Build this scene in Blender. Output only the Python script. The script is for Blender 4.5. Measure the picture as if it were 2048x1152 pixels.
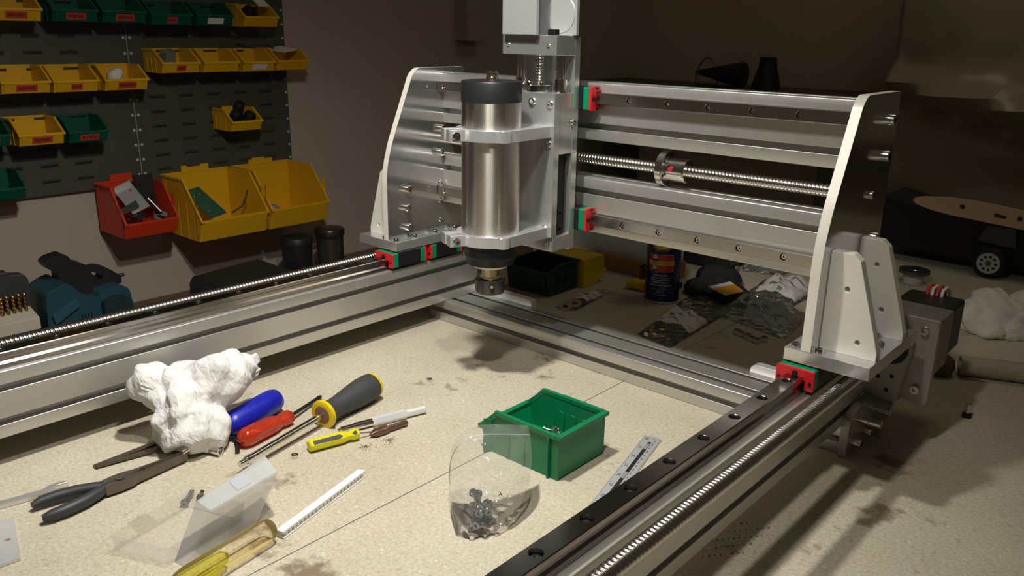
import bpy, bmesh, math, random
from mathutils import Vector, Matrix, noise, Euler
from mathutils.geometry import tessellate_polygon

for o in list(bpy.data.objects): bpy.data.objects.remove(o)
S = bpy.context.scene
COL = S.collection
PI = math.pi
random.seed(7)

# ------------------------------------------------------------------ camera
pitch, yaw, roll = 0.3028, 0.72179, 0.01594
fh = Vector((-math.sin(yaw), math.cos(yaw), 0)); r0 = Vector((math.cos(yaw), math.sin(yaw), 0))
fw = fh*math.cos(pitch) - Vector((0, 0, 1))*math.sin(pitch)
u0 = r0.cross(fw)
rt = r0*math.cos(roll) + u0*math.sin(roll); up = u0*math.cos(roll) - r0*math.sin(roll)
cam = bpy.data.objects.new('camera', bpy.data.cameras.new('camera'))
COL.objects.link(cam)
cam.data.sensor_width = 36; cam.data.lens = 1656.15/2048*36
cam.data.clip_start = 0.02; cam.data.clip_end = 50
mw = Matrix((rt, up, -fw)).transposed().to_4x4(); mw.translation = (0, 0, .4946)
cam.matrix_world = mw
S.camera = cam

# ------------------------------------------------------------------ light
w = bpy.data.worlds.new('world'); S.world = w; w.use_nodes = True
w.node_tree.nodes['Background'].inputs[0].default_value = (1.0, .80, .53, 1)
w.node_tree.nodes['Background'].inputs[1].default_value = .036
def lamp(name, typ, loc, energy, col, size, target=None, **kw):
    d = bpy.data.lights.new(name, typ); d.energy = energy; d.color = col
    if typ in ('SPOT', 'POINT'): d.shadow_soft_size = size
    if typ == 'AREA': d.size = size
    for k, v in kw.items(): setattr(d, k, v)
    o = bpy.data.objects.new(name, d); COL.objects.link(o); o.location = loc
    if target is not None:
        o.rotation_euler = (Vector(target)-Vector(loc)).to_track_quat('-Z', 'Y').to_euler()
    return o
lamp('bench_lamp', 'SPOT', (-.62, .50, .93), 38, (1, .97, .895), .025, (-.94, .50, 0), spot_size=2.35, spot_blend=1.0)
lamp('bench_lamp', 'SPOT', (-.33, .38, .98), 15, (1, .965, .885), .025, (-.80, .64, 0), spot_size=2.15, spot_blend=1.0)
back_fill = lamp('fill_light', 'AREA', (-.3, 2.0, 2.1), 2.2, (1, .88, .66), .6, (-.3, 2.1, 0))  # unseen fill light, added to lift the dark sheet and back of room
S.view_settings.view_transform = 'Standard'; S.view_settings.look = 'None'
S.view_settings.gamma = 1; S.view_settings.use_curve_mapping = False
S.view_settings.exposure = 0.0

# ------------------------------------------------------------------ materials
MATS = {}
def nt(name):
    m = bpy.data.materials.new(name); m.use_nodes = True
    t = m.node_tree; return m, t, t.nodes, t.links, t.nodes['Principled BSDF']
def mat(name, col, rough=.5, metal=0., bump=0., bscale=200., var=0., vscale=40., stretch=None, spec=.5, coat=0., trans=0., sss=0., emit=0.):
    if name in MATS: return MATS[name]
    m, t, N, L, b = nt(name)
    b.inputs['Base Color'].default_value = (*col, 1); b.inputs['Roughness'].default_value = rough
    b.inputs['Metallic'].default_value = metal
    b.inputs['Specular IOR Level'].default_value = spec
    b.inputs['Coat Weight'].default_value = coat; b.inputs['Transmission Weight'].default_value = trans
    tc = N.new('ShaderNodeTexCoord'); src = tc.outputs['Object']
    if stretch:
        mp = N.new('ShaderNodeMapping'); mp.inputs['Scale'].default_value = stretch; L.new(src, mp.inputs[0]); src = mp.outputs[0]
    if var:
        n = N.new('ShaderNodeTexNoise'); n.inputs['Scale'].default_value = vscale; n.inputs['Detail'].default_value = 6; L.new(src, n.inputs[0])
        mr = N.new('ShaderNodeMapRange'); mr.inputs[3].default_value = 1-var; mr.inputs[4].default_value = 1+var; L.new(n.outputs[0], mr.inputs[0])
        mx = N.new('ShaderNodeMix'); mx.data_type = 'RGBA'; mx.blend_type = 'MULTIPLY'; mx.inputs[0].default_value = 1
        mx.inputs[6].default_value = (*col, 1); L.new(mr.outputs[0], mx.inputs[7]); L.new(mx.outputs[2], b.inputs['Base Color'])
        m2 = N.new('ShaderNodeMapRange'); m2.inputs[3].default_value = max(.02, rough*(1-var)); m2.inputs[4].default_value = min(1, rough*(1+var)); L.new(n.outputs[0], m2.inputs[0]); L.new(m2.outputs[0], b.inputs['Roughness'])
    if bump:
        n2 = N.new('ShaderNodeTexNoise'); n2.inputs['Scale'].default_value = bscale; n2.inputs['Detail'].default_value = 4; L.new(src, n2.inputs[0])
        bp = N.new('ShaderNodeBump'); bp.inputs['Strength'].default_value = bump; bp.inputs['Distance'].default_value = .001; L.new(n2.outputs[0], bp.inputs['Height']); L.new(bp.outputs[0], b.inputs['Normal'])
    MATS[name] = m; return m
def milk(name, tint, fac, col, rough=.3, gloss=0):
    m, t, N, L, b = nt(name); b.inputs['Base Color'].default_value = (*col, 1); b.inputs['Roughness'].default_value = rough
    tr = N.new('ShaderNodeBsdfTransparent'); tr.inputs[0].default_value = (*tint, 1)
    tl = N.new('ShaderNodeBsdfTranslucent'); tl.inputs[0].default_value = (*col, 1)
    m1 = N.new('ShaderNodeMixShader'); m1.inputs[0].default_value = .55; L.new(b.outputs[0], m1.inputs[1]); L.new(tl.outputs[0], m1.inputs[2])
    m2 = N.new('ShaderNodeMixShader'); m2.inputs[0].default_value = fac; L.new(tr.outputs[0], m2.inputs[1]); L.new(m1.outputs[0], m2.inputs[2])
    out = m2.outputs[0]
    if gloss:
        gl = N.new('ShaderNodeBsdfGlossy'); gl.inputs['Roughness'].default_value = rough; gl.inputs[0].default_value = (1, 1, 1, 1)
        fr = N.new('ShaderNodeFresnel'); fr.inputs[0].default_value = gloss
        tc = N.new('ShaderNodeTexCoord'); vo = N.new('ShaderNodeTexVoronoi'); vo.inputs['Scale'].default_value = 55; L.new(tc.outputs['Object'], vo.inputs['Vector'])
        bp = N.new('ShaderNodeBump'); bp.inputs['Strength'].default_value = .7; bp.inputs['Distance'].default_value = .005; L.new(vo.outputs['Distance'], bp.inputs['Height'])
        for nd in (gl, b): L.new(bp.outputs[0], nd.inputs['Normal'])
        m3 = N.new('ShaderNodeMixShader'); L.new(fr.outputs[0], m3.inputs[0]); L.new(out, m3.inputs[1]); L.new(gl.outputs[0], m3.inputs[2]); out = m3.outputs[0]
    L.new(out, N['Material Output'].inputs[0]); MATS[name] = m; return m
def film(name, tint, fac, rough=.15, col=(.9, .9, .9), ior=1.35):
    m, t, N, L, b = nt(name)
    b.inputs['Base Color'].default_value = (*col, 1); b.inputs['Roughness'].default_value = rough
    tr = N.new('ShaderNodeBsdfTransparent'); tr.inputs[0].default_value = (*tint, 1)
    fr = N.new('ShaderNodeFresnel'); fr.inputs[0].default_value = ior
    ad = N.new('ShaderNodeMath'); ad.operation = 'ADD'; ad.use_clamp = True; ad.inputs[1].default_value = fac; L.new(fr.outputs[0], ad.inputs[0])
    mx = N.new('ShaderNodeMixShader'); L.new(ad.outputs[0], mx.inputs[0]); L.new(tr.outputs[0], mx.inputs[1]); L.new(b.outputs[0], mx.inputs[2])
    L.new(mx.outputs[0], N['Material Output'].inputs[0]); MATS[name] = m; return m

ALU = mat('anodised_aluminium', (.60, .585, .55), .38, .78, var=.06, vscale=30, stretch=(1, 1, 1))
PLATE = mat('milled_aluminium', (.70, .70, .70), .25, .82, bump=.04, bscale=60, var=.12, vscale=20, stretch=(12, 12, 1))
MIRR = mat('polished_plate', (.74, .74, .75), .13, .95, bump=.02, bscale=60, var=.1, vscale=20, stretch=(12, 1, 12))
CAST = mat('clamp_aluminium', (.78, .78, .79), .27, .75, bump=.1, bscale=400)
STEEL = mat('bright_steel', (.75, .73, .70), .16, 1.0)
SCREW = mat('ground_screw_steel', (.62, .59, .55), .23, 1.0)
RAILM = mat('rail_steel', (.30, .27, .25), .2, 1.0, var=.1, vscale=15)
SPIN = mat('spindle_stainless', (.70, .67, .62), .27, 1.0)
_n = SPIN.node_tree.nodes; _b = _n['Principled BSDF']; _b.inputs['Anisotropic'].default_value = .92; _b.inputs['Anisotropic Rotation'].default_value = .25
_t = _n.new('ShaderNodeTangent'); _t.direction_type = 'RADIAL'; _t.axis = 'Z'; SPIN.node_tree.links.new(_t.outputs[0], _b.inputs['Tangent'])
BLACK = mat('black_plastic', (.012, .012, .012), .42)
BLKST = mat('blackened_steel', (.03, .03, .03), .35, .6)
CAPBLK = mat('black_anodised', (.02, .021, .022), .38, .3, bump=.1, bscale=300)
RED = mat('red_plastic', (.62, .012, .018), .35)
GREEN = mat('green_plastic', (.0, .20, .085), .35)
WHITE = mat('white_plastic', (.78, .78, .75), .35)
BRASS = mat('brass', (.55, .45, .28), .3, 1.0)
DARK = mat('dark_hole', (.006, .006, .006), .8)
# ------------------------------------------------------------------ mesh builder
def wloc(o):
    v = Vector((0, 0, 0))
    while o is not None: v = v + o.location; o = o.parent
    return v
class MB:
    def __init__(s): s.v = []; s.f = []
    def add(s, vs, fs):
        b = len(s.v); s.v += [Vector(x) for x in vs]; s.f += [[i+b for i in f] for f in fs]; return s
    def box(s, x0, x1, y0, y1, z0, z1):
        return s.add([(x, y, z) for z in (z0, z1) for x, y in ((x0, y0), (x1, y0), (x1, y1), (x0, y1))],
                     [(3, 2, 1, 0), (4, 5, 6, 7), (0, 1, 5, 4), (1, 2, 6, 5), (2, 3, 7, 6), (3, 0, 4, 7)])
    def loft(s, rings, cap=True, closed=False):
        n = len(rings[0]); vs = [p for r in rings for p in r]; fs = []
        m = len(rings)
        for i in range(m if closed else m-1):
            j = (i+1) % m
            for k in range(n): fs.append((i*n+k, i*n+(k+1) % n, j*n+(k+1) % n, j*n+k))
        if cap and not closed: fs.append(tuple(range(n))[::-1]); fs.append(tuple((m-1)*n+k for k in range(n)))
        return s.add(vs, fs)
    def lathe(s, prof, org=(0, 0, 0), axis=(0, 0, 1), n=24, cap=True):
        q = Vector(axis).to_track_quat('Z', 'Y'); org = Vector(org)
        return s.loft([[org+q @ Vector((r*math.cos(2*PI*k/n), r*math.sin(2*PI*k/n), z)) for k in range(n)] for r, z in prof], cap)
    def cyl(s, p0, p1, r0_, r1_=None, n=16, cap=True):
        p0 = Vector(p0); p1 = Vector(p1); d = p1-p0
        return s.lathe([(r0_, 0), (r0_ if r1_ is None else r1_, d.length)], p0, d, n, cap)
    def tube(s, pts, r, n=8, cap=True):
        pts = [Vector(p) for p in pts]; rings = []; t0 = None
        for i, p in enumerate(pts):
            t = (pts[min(i+1, len(pts)-1)]-pts[max(i-1, 0)]).normalized()
            if i == 0: nrm = t.orthogonal().normalized()
            else: nrm = (nrm - t*nrm.dot(t)).normalized()
            b = t.cross(nrm); rr = r[i] if isinstance(r, (list, tuple)) else r
            rings.append([p+(nrm*math.cos(2*PI*k/n)+b*math.sin(2*PI*k/n))*rr for k in range(n)])
        return s.loft(rings, cap)
    def prism(s, loops, m3, a, b):
        """loops: outer + holes (2D); m3(u,v,w)->xyz; from w=a to w=b"""
        loops = [list(l) for l in loops]
        flat = [p for l in loops for p in l]
        tris = tessellate_polygon([[Vector((p[0], p[1], 0)) for p in l] for l in loops])
        n = len(flat); vs = [m3(p[0], p[1], a) for p in flat]+[m3(p[0], p[1], b) for p in flat]
        fs = [tuple(t) for t in tris]+[tuple(i+n for i in t)[::-1] for t in tris]
        k = 0
        for l in loops:
            c = len(l)
            for i in range(c): fs.append((k+i, k+(i+1) % c, n+k+(i+1) % c, n+k+i))
            k += c
        return s.add(vs, fs)
    def xf(s, M):
        s.v = [M @ p for p in s.v]; return s
    def build(s, name, mt, parent=None, smooth=None, bevel=0, world=True, kind=None, fix=True):
        me = bpy.data.meshes.new(name)
        off = wloc(parent) if (parent is not None and world) else Vector((0, 0, 0))
        me.from_pydata([p-off for p in s.v], [], s.f)
        if fix:
            bm = bmesh.new(); bm.from_mesh(me); bmesh.ops.recalc_face_normals(bm, faces=bm.faces); bm.to_mesh(me); bm.free()
        if smooth:
            me.polygons.foreach_set('use_smooth', [True]*len(me.polygons)); me.set_sharp_from_angle(angle=math.radians(smooth))
        me.materials.append(mt)
        o = bpy.data.objects.new(name, me); COL.objects.link(o)
        if parent is not None: o.parent = parent
        if bevel:
            bv = o.modifiers.new('bevel', 'BEVEL'); bv.width = bevel; bv.segments = 2; bv.limit_method = 'ANGLE'; bv.angle_limit = math.radians(40); bv.harden_normals = False
        if kind: o['kind'] = kind
        return o
def tag(o, label, cat, group=None):
    o['label'] = label; o['category'] = cat
    if group: o['group'] = group
    return o
def thing(name, label, cat, loc, rotz=0, group=None):
    o = bpy.data.objects.new(name, None); COL.objects.link(o); o.location = loc; o.rotation_euler = (0, 0, rotz); o.empty_display_size = .02
    return tag(o, label, cat, group)
def circ(cx, cy, r, n=20): return [(cx+r*math.cos(2*PI*k/n), cy+r*math.sin(2*PI*k/n)) for k in range(n)]
XY = lambda u, v, w: (u, v, w)
XZ = lambda u, v, w: (u, w, v)
YZ = lambda u, v, w: (w, u, v)
def rpoly(pts, rad, n=4):
    """round the corners of a polygon; rad: number or list"""
    out = []; m = len(pts)
    for i, p in enumerate(pts):
        r = rad[i] if isinstance(rad, (list, tuple)) else rad
        p = Vector(p); a = Vector(pts[i-1]); b = Vector(pts[(i+1) % m])
        if r <= 0: out.append(tuple(p)); continue
        d1 = (a-p); d2 = (b-p); k = min(r, d1.length*.45, d2.length*.45)
        q1 = p+d1.normalized()*k; q2 = p+d2.normalized()*k
        for j in range(n+1):
            t = j/n; out.append(tuple(q1*(1-t)**2+p*2*t*(1-t)+q2*t*t))
    return out
def inst(name, me, parent, pos, axis=(0, 0, 1), spin=0, world=True):
    o = bpy.data.objects.new(name, me); COL.objects.link(o)
    if parent is not None: o.parent = parent
    o.location = Vector(pos)-(wloc(parent) if world and parent is not None else Vector((0, 0, 0)))
    q = Vector(axis).to_track_quat('Z', 'Y') if tuple(axis) != (0, 0, 1) else Euler((0, 0, 0)).to_quaternion()
    o.rotation_euler = (q @ Euler((0, 0, spin)).to_quaternion()).to_euler()
    return o
def capscrew_mesh(r, h, mt, name='cap_screw'):
    m = MB(); n = 24
    def hexr(k, rr): 
        a = 2*PI*k/n; s6 = PI/3; b = (a % s6)-s6/2; return rr*math.cos(s6/2)/math.cos(b)
    def ring(fr, z): return [(fr(k)*math.cos(2*PI*k/n), fr(k)*math.sin(2*PI*k/n), z) for k in range(n)]
    m.loft([ring(lambda k: r, 0), ring(lambda k: r, h*.92), ring(lambda k: r*.94, h), ring(lambda k: hexr(k, r*.58), h), ring(lambda k: hexr(k, r*.58), h*.35)])
    o = m.build(name, mt, smooth=35); me = o.data; bpy.data.objects.remove(o); return me
CAP5 = capscrew_mesh(.0045, .005, STEEL); CAP6 = capscrew_mesh(.0052, .006, STEEL); CAP8 = capscrew_mesh(.0062, .011, STEEL); CAPB = capscrew_mesh(.0045, .004, BLKST)
CAP4 = capscrew_mesh(.0034, .004, STEEL)

# ------------------------------------------------------------------ machine element builders
def slot_edge(L, cs, g=.0041, lip=.0016, iw=.0098, dp=.0135):
    """points (along, depth) for one edge of length L with T-slots centred at cs"""
    out = []
    for c in cs:
        out += [(c-g, 0), (c-g, lip), (c-iw, lip), (c-iw, lip+.0055), (c-.0055, dp), (c+.0055, dp), (c+iw, lip+.0055), (c+iw, lip), (c+g, lip), (c+g, 0)]
    return out
def extr_outline(w, h, cw, ch, r=.0018):
    """closed section outline centred on 0; w along u, h along v"""
    P = []
    def edge(L, cs, f):
        pts = [(r, 0)]+slot_edge(L, cs)+[(L-r, 0)]
        P.extend(f(a, d) for a, d in pts)
        P.append(f(L-r*.3, r*.3))
    edge(w, cw, lambda a, d: (-w/2+a, -h/2+d))
    edge(h, ch, lambda a, d: (w/2-d, -h/2+a))
    edge(w, cw, lambda a, d: (w/2-a, h/2-d))
    edge(h, ch, lambda a, d: (-w/2+d, h/2-a))
    return P
def extrusion(name, parent, axis, c, w, h, cw, ch, a, b):
    """w along horizontal, h along vertical"""
    m = MB(); P = extr_outline(w, h, cw, ch)
    if axis == 'Y': f = lambda u, v, t: (c[0]+u, t, c[1]+v)
    else: f = lambda u, v, t: (t, c[0]+u, c[1]+v)
    m.prism([P], f, a, b)
    return m.build(name, ALU, parent, smooth=25, bevel=.0007)
def rail(name, parent, W, H, pitch, holes, a, b, f, nrm, mt=None, r=.0045):
    """rail running along t from a to b, u across, v out of the mounting face; holes at t positions"""
    m = MB(); hw = W/2; n = 16
    hs = sorted(holes); cuts = [a]+[(hs[i]+hs[i+1])/2 for i in range(len(hs)-1)]+[b]
    # side skin: from top corner down around the bottom
    side = [(hw-.0008, H), (hw, H-.0008), (hw, H*.72), (hw*.78, H*.62), (hw*.78, H*.42), (hw, H*.3), (hw, 0), (-hw, 0), (-hw, H*.3), (-hw*.78, H*.42), (-hw*.78, H*.62), (-hw, H*.72), (-hw, H-.0008), (-hw+.0008, H)]
    A = [f(u, v, a) for u, v in side]; B = [f(u, v, b) for u, v in side]; k = len(side)
    m.add(A+B, [(i, i+1, k+i+1, k+i) for i in range(k-1)]+[tuple(range(k)), tuple(range(k, 2*k))])
    tw = hw-.0008
    for i, t in enumerate(hs):
        t0, t1 = cuts[i], cuts[i+1]
        cor = [(tw, t1), (-tw, t1), (-tw, t0), (tw, t0)]
        per = []
        for j in range(4):
            p, q = cor[j], cor[(j+1) % 4]
            for s_ in range(4): per.append((p[0]+(q[0]-p[0])*s_/4, p[1]+(q[1]-p[1])*s_/4))
        C = [(r*math.cos(PI/4+2*PI*s_/16), t+r*math.sin(PI/4+2*PI*s_/16)) for s_ in range(16)]
        C2 = [(u*1.12, t+(v-t)*1.12) for u, v in C]
        vs = [f(u, H, v) for u, v in per]+[f(u, H, v) for u, v in C2]+[f(u, H-.0006, v) for u, v in C]+[f(u, H*.5, v) for u, v in C]
        fs = []
        for l in range(3):
            for s_ in range(16): fs.append((l*16+s_, l*16+(s_+1) % 16, (l+1)*16+(s_+1) % 16, (l+1)*16+s_))
        fs.append(tuple(range(48, 64)))
        m.add(vs, fs)
    o = m.build(name, mt or RAILM, parent, smooth=30, fix=True)
    for t in hs: inst('rail_screw', CAP4 if r < .005 else CAP5, o, f(0, H*.5+.0012, t), nrm, random.random()*2)
    return o
def ballscrew(name, parent, p0, p1, r, lead=.005, dp=.0009, nper=9, n=18, mt=None):
    p0 = Vector(p0); p1 = Vector(p1); d = p1-p0; L = d.length; q = d.to_track_quat('Z', 'Y')
    cnt = int(L/lead*nper); rings = []
    for i in range(cnt+1):
        z = L*i/cnt; ring = []
        for k in range(n):
            a = 2*PI*k/n; ph = (z/lead-k/n) % 1.0
            g = math.sin(PI*min(1, max(0, (ph-.28)/.44)))
            rr = r-dp*g
            ring.append(p0+q @ Vector((rr*math.cos(a), rr*math.sin(a), z)))
        rings.append(ring)
    m = MB(); m.loft(rings)
    return m.build(name, mt or SCREW, parent, smooth=50, fix=False)
def bearing_block(parent, name, f, L, Wd, Hh, z0, railw, seals=(0, 1), world=True):
    """f(u across, v out of rail face, t along) ; runs t=0..L"""
    def gb(m, t0, t1, inset, top):
        hw = Wd/2-inset; rw = railw/2+.0015
        sec = [(hw, z0), (hw, top-.0015), (hw-.0015, top), (-hw+.0015, top), (-hw, top-.0015), (-hw, z0), (-rw, z0), (-rw, z0+(Hh-z0)*.42), (rw, z0+(Hh-z0)*.42), (rw, z0)]
        return m.prism([sec], lambda u, v, t: f(u, v, t), t0, t1)
    cl = .010; sl = .0035
    o = gb(MB(), cl+sl, L-cl-sl, .001, Hh-.0005).build(name, BLKST, parent, bevel=.0004)
    for e in seals:
        t0 = sl if e == 0 else L-sl-cl
        gb(MB(), t0, t0+cl, .0012, Hh-.002).build('end_cap', GREEN, o, bevel=.0005)
        t0 = 0 if e == 0 else L-sl
        se = gb(MB(), t0, t0+sl, .0005, Hh-.0025).build('end_seal', RED, o, bevel=.0005)
        te = -.0015 if e == 0 else L+.0015; ti = .0005 if e == 0 else L-.0005
        for (u, v, rr) in ((-Wd*.40, z0+(Hh-z0)*.35, .0018), (Wd*.40, z0+(Hh-z0)*.35, .0018), (0, z0+(Hh-z0)*.68, .0032)):
            mm = MB(); mm.cyl(f(u, v, ti), f(u, v, te), rr, n=12); mm.build('seal_screw', BLKST, o, smooth=30)
    return o
# ------------------------------------------------------------------ setting
def chipboard():
    m, t, N, L, b = nt('chipboard'); tc = N.new('ShaderNodeTexCoord')
    def noise_(sc, det=5, rough=.6):
        n = N.new('ShaderNodeTexNoise'); n.inputs['Scale'].default_value = sc; n.inputs['Detail'].default_value = det; n.inputs['Roughness'].default_value = rough; L.new(tc.outputs['Object'], n.inputs[0]); return n
    def ramp(src, a, b_, c0, c1):
        r = N.new('ShaderNodeValToRGB'); r.color_ramp.elements[0].position = a; r.color_ramp.elements[1].position = b_
        r.color_ramp.elements[0].color = (*c0, 1); r.color_ramp.elements[1].color = (*c1, 1); L.new(src, r.inputs[0]); return r.outputs[0]
    def mix(f, a, b_, bt='MIX'):
        x = N.new('ShaderNodeMix'); x.data_type = 'RGBA'; x.blend_type = bt
        if isinstance(f, float): x.inputs[0].default_value = f
        else: L.new(f, x.inputs[0])
        for s_, i in ((a, 6), (b_, 7)):
            if isinstance(s_, tuple): x.inputs[i].default_value = (*s_, 1)
            else: L.new(s_, x.inputs[i])
        return x.outputs[2]
    base = ramp(noise_(260, 3, .7).outputs[0], .3, .72, (.43, .385, .30), (.66, .615, .51))
    v = N.new('ShaderNodeTexVoronoi'); v.inputs['Scale'].default_value = 420; v.inputs['Randomness'].default_value = 1; L.new(tc.outputs['Object'], v.inputs['Vector'])
    fl = ramp(v.outputs['Color'], .90, .97, (0, 0, 0), (1, 1, 1)); c = mix(fl, base, (.76, .71, .60))
    fd = ramp(noise_(170, 2).outputs[0], .63, .72, (0, 0, 0), (1, 1, 1)); c = mix(fd, c, (.42, .36, .26))
    big = ramp(noise_(3.2, 4).outputs[0], .35, .7, (.86, .84, .78), (1.03, 1.02, 1.0)); c = mix(1.0, c, big, 'MULTIPLY')
    # stains: patches with a shape of their own
    n1 = noise_(16, 6, .62); n2 = noise_(2.3, 2)
    ad = N.new('ShaderNodeMath'); ad.operation = 'MULTIPLY'; L.new(n1.outputs[0], ad.inputs[0]); L.new(n2.outputs[0], ad.inputs[1])
    st = ramp(ad.outputs[0], .345, .40, (0, 0, 0), (1, 1, 1)); c = mix(st, c, (.21, .16, .10))
    n3 = noise_(60, 4, .7); s2 = ramp(n3.outputs[0], .68, .74, (0, 0, 0), (1, 1, 1)); c = mix(s2, c, (.26, .21, .14))
    L.new(c, b.inputs['Base Color']); b.inputs['Roughness'].default_value = .62
    bp = N.new('ShaderNodeBump'); bp.inputs['Strength'].default_value = .25; bp.inputs['Distance'].default_value = .0006; L.new(noise_(420, 3).outputs[0], bp.inputs['Height']); L.new(bp.outputs[0], b.inputs['Normal'])
    return m
CHIP = chipboard()
WALL = mat('wall_plaster', (.44, .37, .305), .85, bump=.25, bscale=60, var=.06, vscale=5)
BACKW = mat('back_wall_plaster', (.50, .42, .30), .9, bump=.2, bscale=40, var=.12, vscale=3)
def struct(o): o['kind'] = 'structure'; return o
struct(MB().box(-2.2, -2.1, -1.2, 3.2, -.95, 2.2).build('wall_left', WALL))
struct(MB().box(-2.1, 1.6, 3.1, 3.2, -.95, 2.2).build('wall_back', BACKW))
struct(MB().box(-2.2, 1.6, -1.2, 3.2, -1.0, -.95).build('floor', mat('concrete_floor', (.2, .18, .15), .8, bump=.2, bscale=30, var=.1, vscale=4)))
pil = struct(MB().box(-2.1, -2.04, 2.07, 2.17, .455, 2.2).build('trim_1', mat('pillar_paint', (.40, .33, .25), .85, var=.08)))

# workbench: two chipboard sheets with an open joint
bench = thing('workbench', 'long chipboard workbench top carrying the router and all the tools', 'workbench', (-.5, .9, -.95))
bL = MB().box(-1.17, -.6215, -.5, 2.42, -.022, 0).build('board', CHIP, bench, bevel=.0006)
bR = MB().box(-.6203, .9, -.5, 2.42, -.022, 0).build('board', CHIP, bench, bevel=.0006)
LEGW = mat('bench_timber', (.35, .25, .14), .7, var=.2, stretch=(6, 6, 1))
for x in (-1.1, .8):
    for y in (-.4, 1.0, 2.3): MB().box(x-.04, x+.04, y-.04, y+.04, -.95, -.022).build('leg', LEGW, bench)
# faint printed stamp on the right-hand sheet: rows of short dark dashes
m = MB()
for row in range(5):
    for k in range(16):
        if random.random() < .25: continue
        u = k*.0062; v = row*.0125
        x = -.358+u*.62+v*.75; y = .685+u*.78-v*.62
        l = random.uniform(.0012, .003)
        m.box(x, x+l*.7, y, y+l, .0000, .00025)
m.build('printed_stamp', mat('stamp_ink', (.15, .12, .08), .8), bR)

# lower counter along the left wall
CW = mat('counter_wood', (.16, .085, .045), .55, var=.25, vscale=12, stretch=(1, 8, 1))
ctr = thing('wall_counter', 'dark brown wooden counter running along the left wall below the bins', 'counter', (-1.7, .9, -.95))
MB().box(-2.1, -1.32, -.8, 2.68, -.235, -.203).build('counter_top', CW, ctr, bevel=.002)
for y in (-.6, 1.0, 2.55): MB().box(-2.05, -1.40, y-.02, y+.02, -.95, -.235).build('side_panel', CW, ctr)

# ------------------------------------------------------------------ router frame
XR, XL = -.3205, -1.013
BZ0, BZ1, RZ = .0387, .1187, .138
fr = thing('router_chassis', 'silver aluminium machine frame of long slotted beams with rails and ball screws', 'machine frame', (-.667, .5, 0))
extrusion('side_beam', fr, 'Y', (-1.0165, (BZ0+BZ1)/2), .04, .08, [.02], [.02, .06], -.02, 1.037)
extrusion('side_beam', fr, 'Y', (XR, (BZ0+BZ1)/2), .04, .08, [.02], [.02, .06], -.02, 1.037)
extrusion('cross_beam', fr, 'X', (.997, BZ0/2), .08, BZ0, [.02, .06], [BZ0/2], -1.0365, -.3005)
extrusion('cross_beam', fr, 'X', (.02, BZ0/2), .08, BZ0, [.02, .06], [BZ0/2], -1.0365, -.3005)
hr = [.7546-.06*i for i in range(-4, 13)]; hl = [.3347+.06*i for i in range(-5, 12)]
RAIL2 = mat('rail_steel_dark', (.32, .30, .285), .17, 1.0, var=.1, vscale=12)
rail('linear_rail', fr, .02, RZ-BZ1, .06, hr, -.01, 1.03, lambda u, v, t: (XR+u, t, BZ1+v), (0, 0, 1), RAIL2, r=.0054)
rail('linear_rail', fr, .02, RZ-BZ1, .06, hl, -.01, 1.03, lambda u, v, t: (XL+u, t, BZ1+v), (0, 0, 1), RAIL2, r=.0054)
SX, SXL, SZ = -.277, -1.058, .128
ballscrew('ball_screw', fr, (SX, .0, SZ), (SX, 1.03, SZ), .008)
ballscrew('ball_screw', fr, (SXL, .0, SZ), (SXL, 1.03, SZ), .008)
for sx, s in ((SX, 1), (SXL, -1)):   # front bearing supports, outside the picture
    MB().box(min(sx-s*.0235, sx+s*.02), max(sx-s*.0235, sx+s*.02), -.02, .0, .09, .15).build('bearing_support', PLATE, fr, bevel=.0006)
# far end: left bearing support and right motor mount
MB().box(SXL-.02, -1.0365, 1.02, 1.037, .09, .15).build('bearing_support', PLATE, fr, bevel=.0006)
MPL = mat('mount_aluminium', (.42, .40, .36), .42, .6, var=.08)
mm = MB(); mm.prism([rpoly([(-.3005, .045), (-.268, .045), (-.262, .075), (-.256, .12), (-.256, .15), (-.3005, .15)], [.001, .006, .004, .004, .002, .001])]+[circ(SX, SZ, .0095)]+[circ(-.288, .088, .0028, 10), circ(-.276, .073, .0028, 10), circ(-.272, .092, .0028, 10)], XZ, 1.022, 1.036)
mm.build('bearing_support', MPL, fr, bevel=.0005)
mm = MB(); mm.prism([rpoly([(-.3005, .0), (-.282, .0), (-.272, .045), (-.262, .062), (-.238, .056), (-.232, .064), (-.232, .165), (-.316, .165), (-.316, .14), (-.3005, .12)], [0, .002, .004, .004, .006, .004, .004, .003, 0, 0])]+[circ(SX, SZ, .02, 28)], XZ, 1.038, 1.050)
mp_ = mm.build('motor_mount', MPL, fr, bevel=.0006)
for x, z in ((-.247, .078), (-.247, .155), (-.305, .155)): inst('cap_screw', CAP6, mp_, (x, 1.038, z), (0, -1, 0))
hs_ = MB().box(-.314, -.234, 1.050, 1.108, .094, .166).build('motor_housing', mat('housing_aluminium', (.30, .29, .26), .45, .6), fr, bevel=.0015)
MB().cyl((SX, 1.02, SZ), (SX, 1.0505, SZ), .0195, n=28).build('bearing', BLKST, fr, smooth=40)
MB().box(-.308, -.238, 1.108, 1.178, .098, .164).build('stepper_motor', BLACK, fr, bevel=.004)
MB().cyl((SX, 1.178, SZ), (SX, 1.19, SZ), .006, n=12).build('motor_shaft', STEEL, fr, smooth=40)
WIREc = [((.6, .02, .02), 0), ((.7, .68, .62), .006), ((.5, .05, .04), .012), ((.72, .7, .66), .018)]
for c, dx in WIREc:
    y = 1.165
    MB().tube([(-.283+dx, y, .163), (-.283+dx, y+.004, .172), (-.281+dx, y+.014, .174), (-.279+dx, y+.025, .166), (-.279+dx, y+.03, .14)], .0022, 8).build('motor_wire', mat('wire_%d' % int(dx*1000), c, .4), fr, smooth=60)
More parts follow.
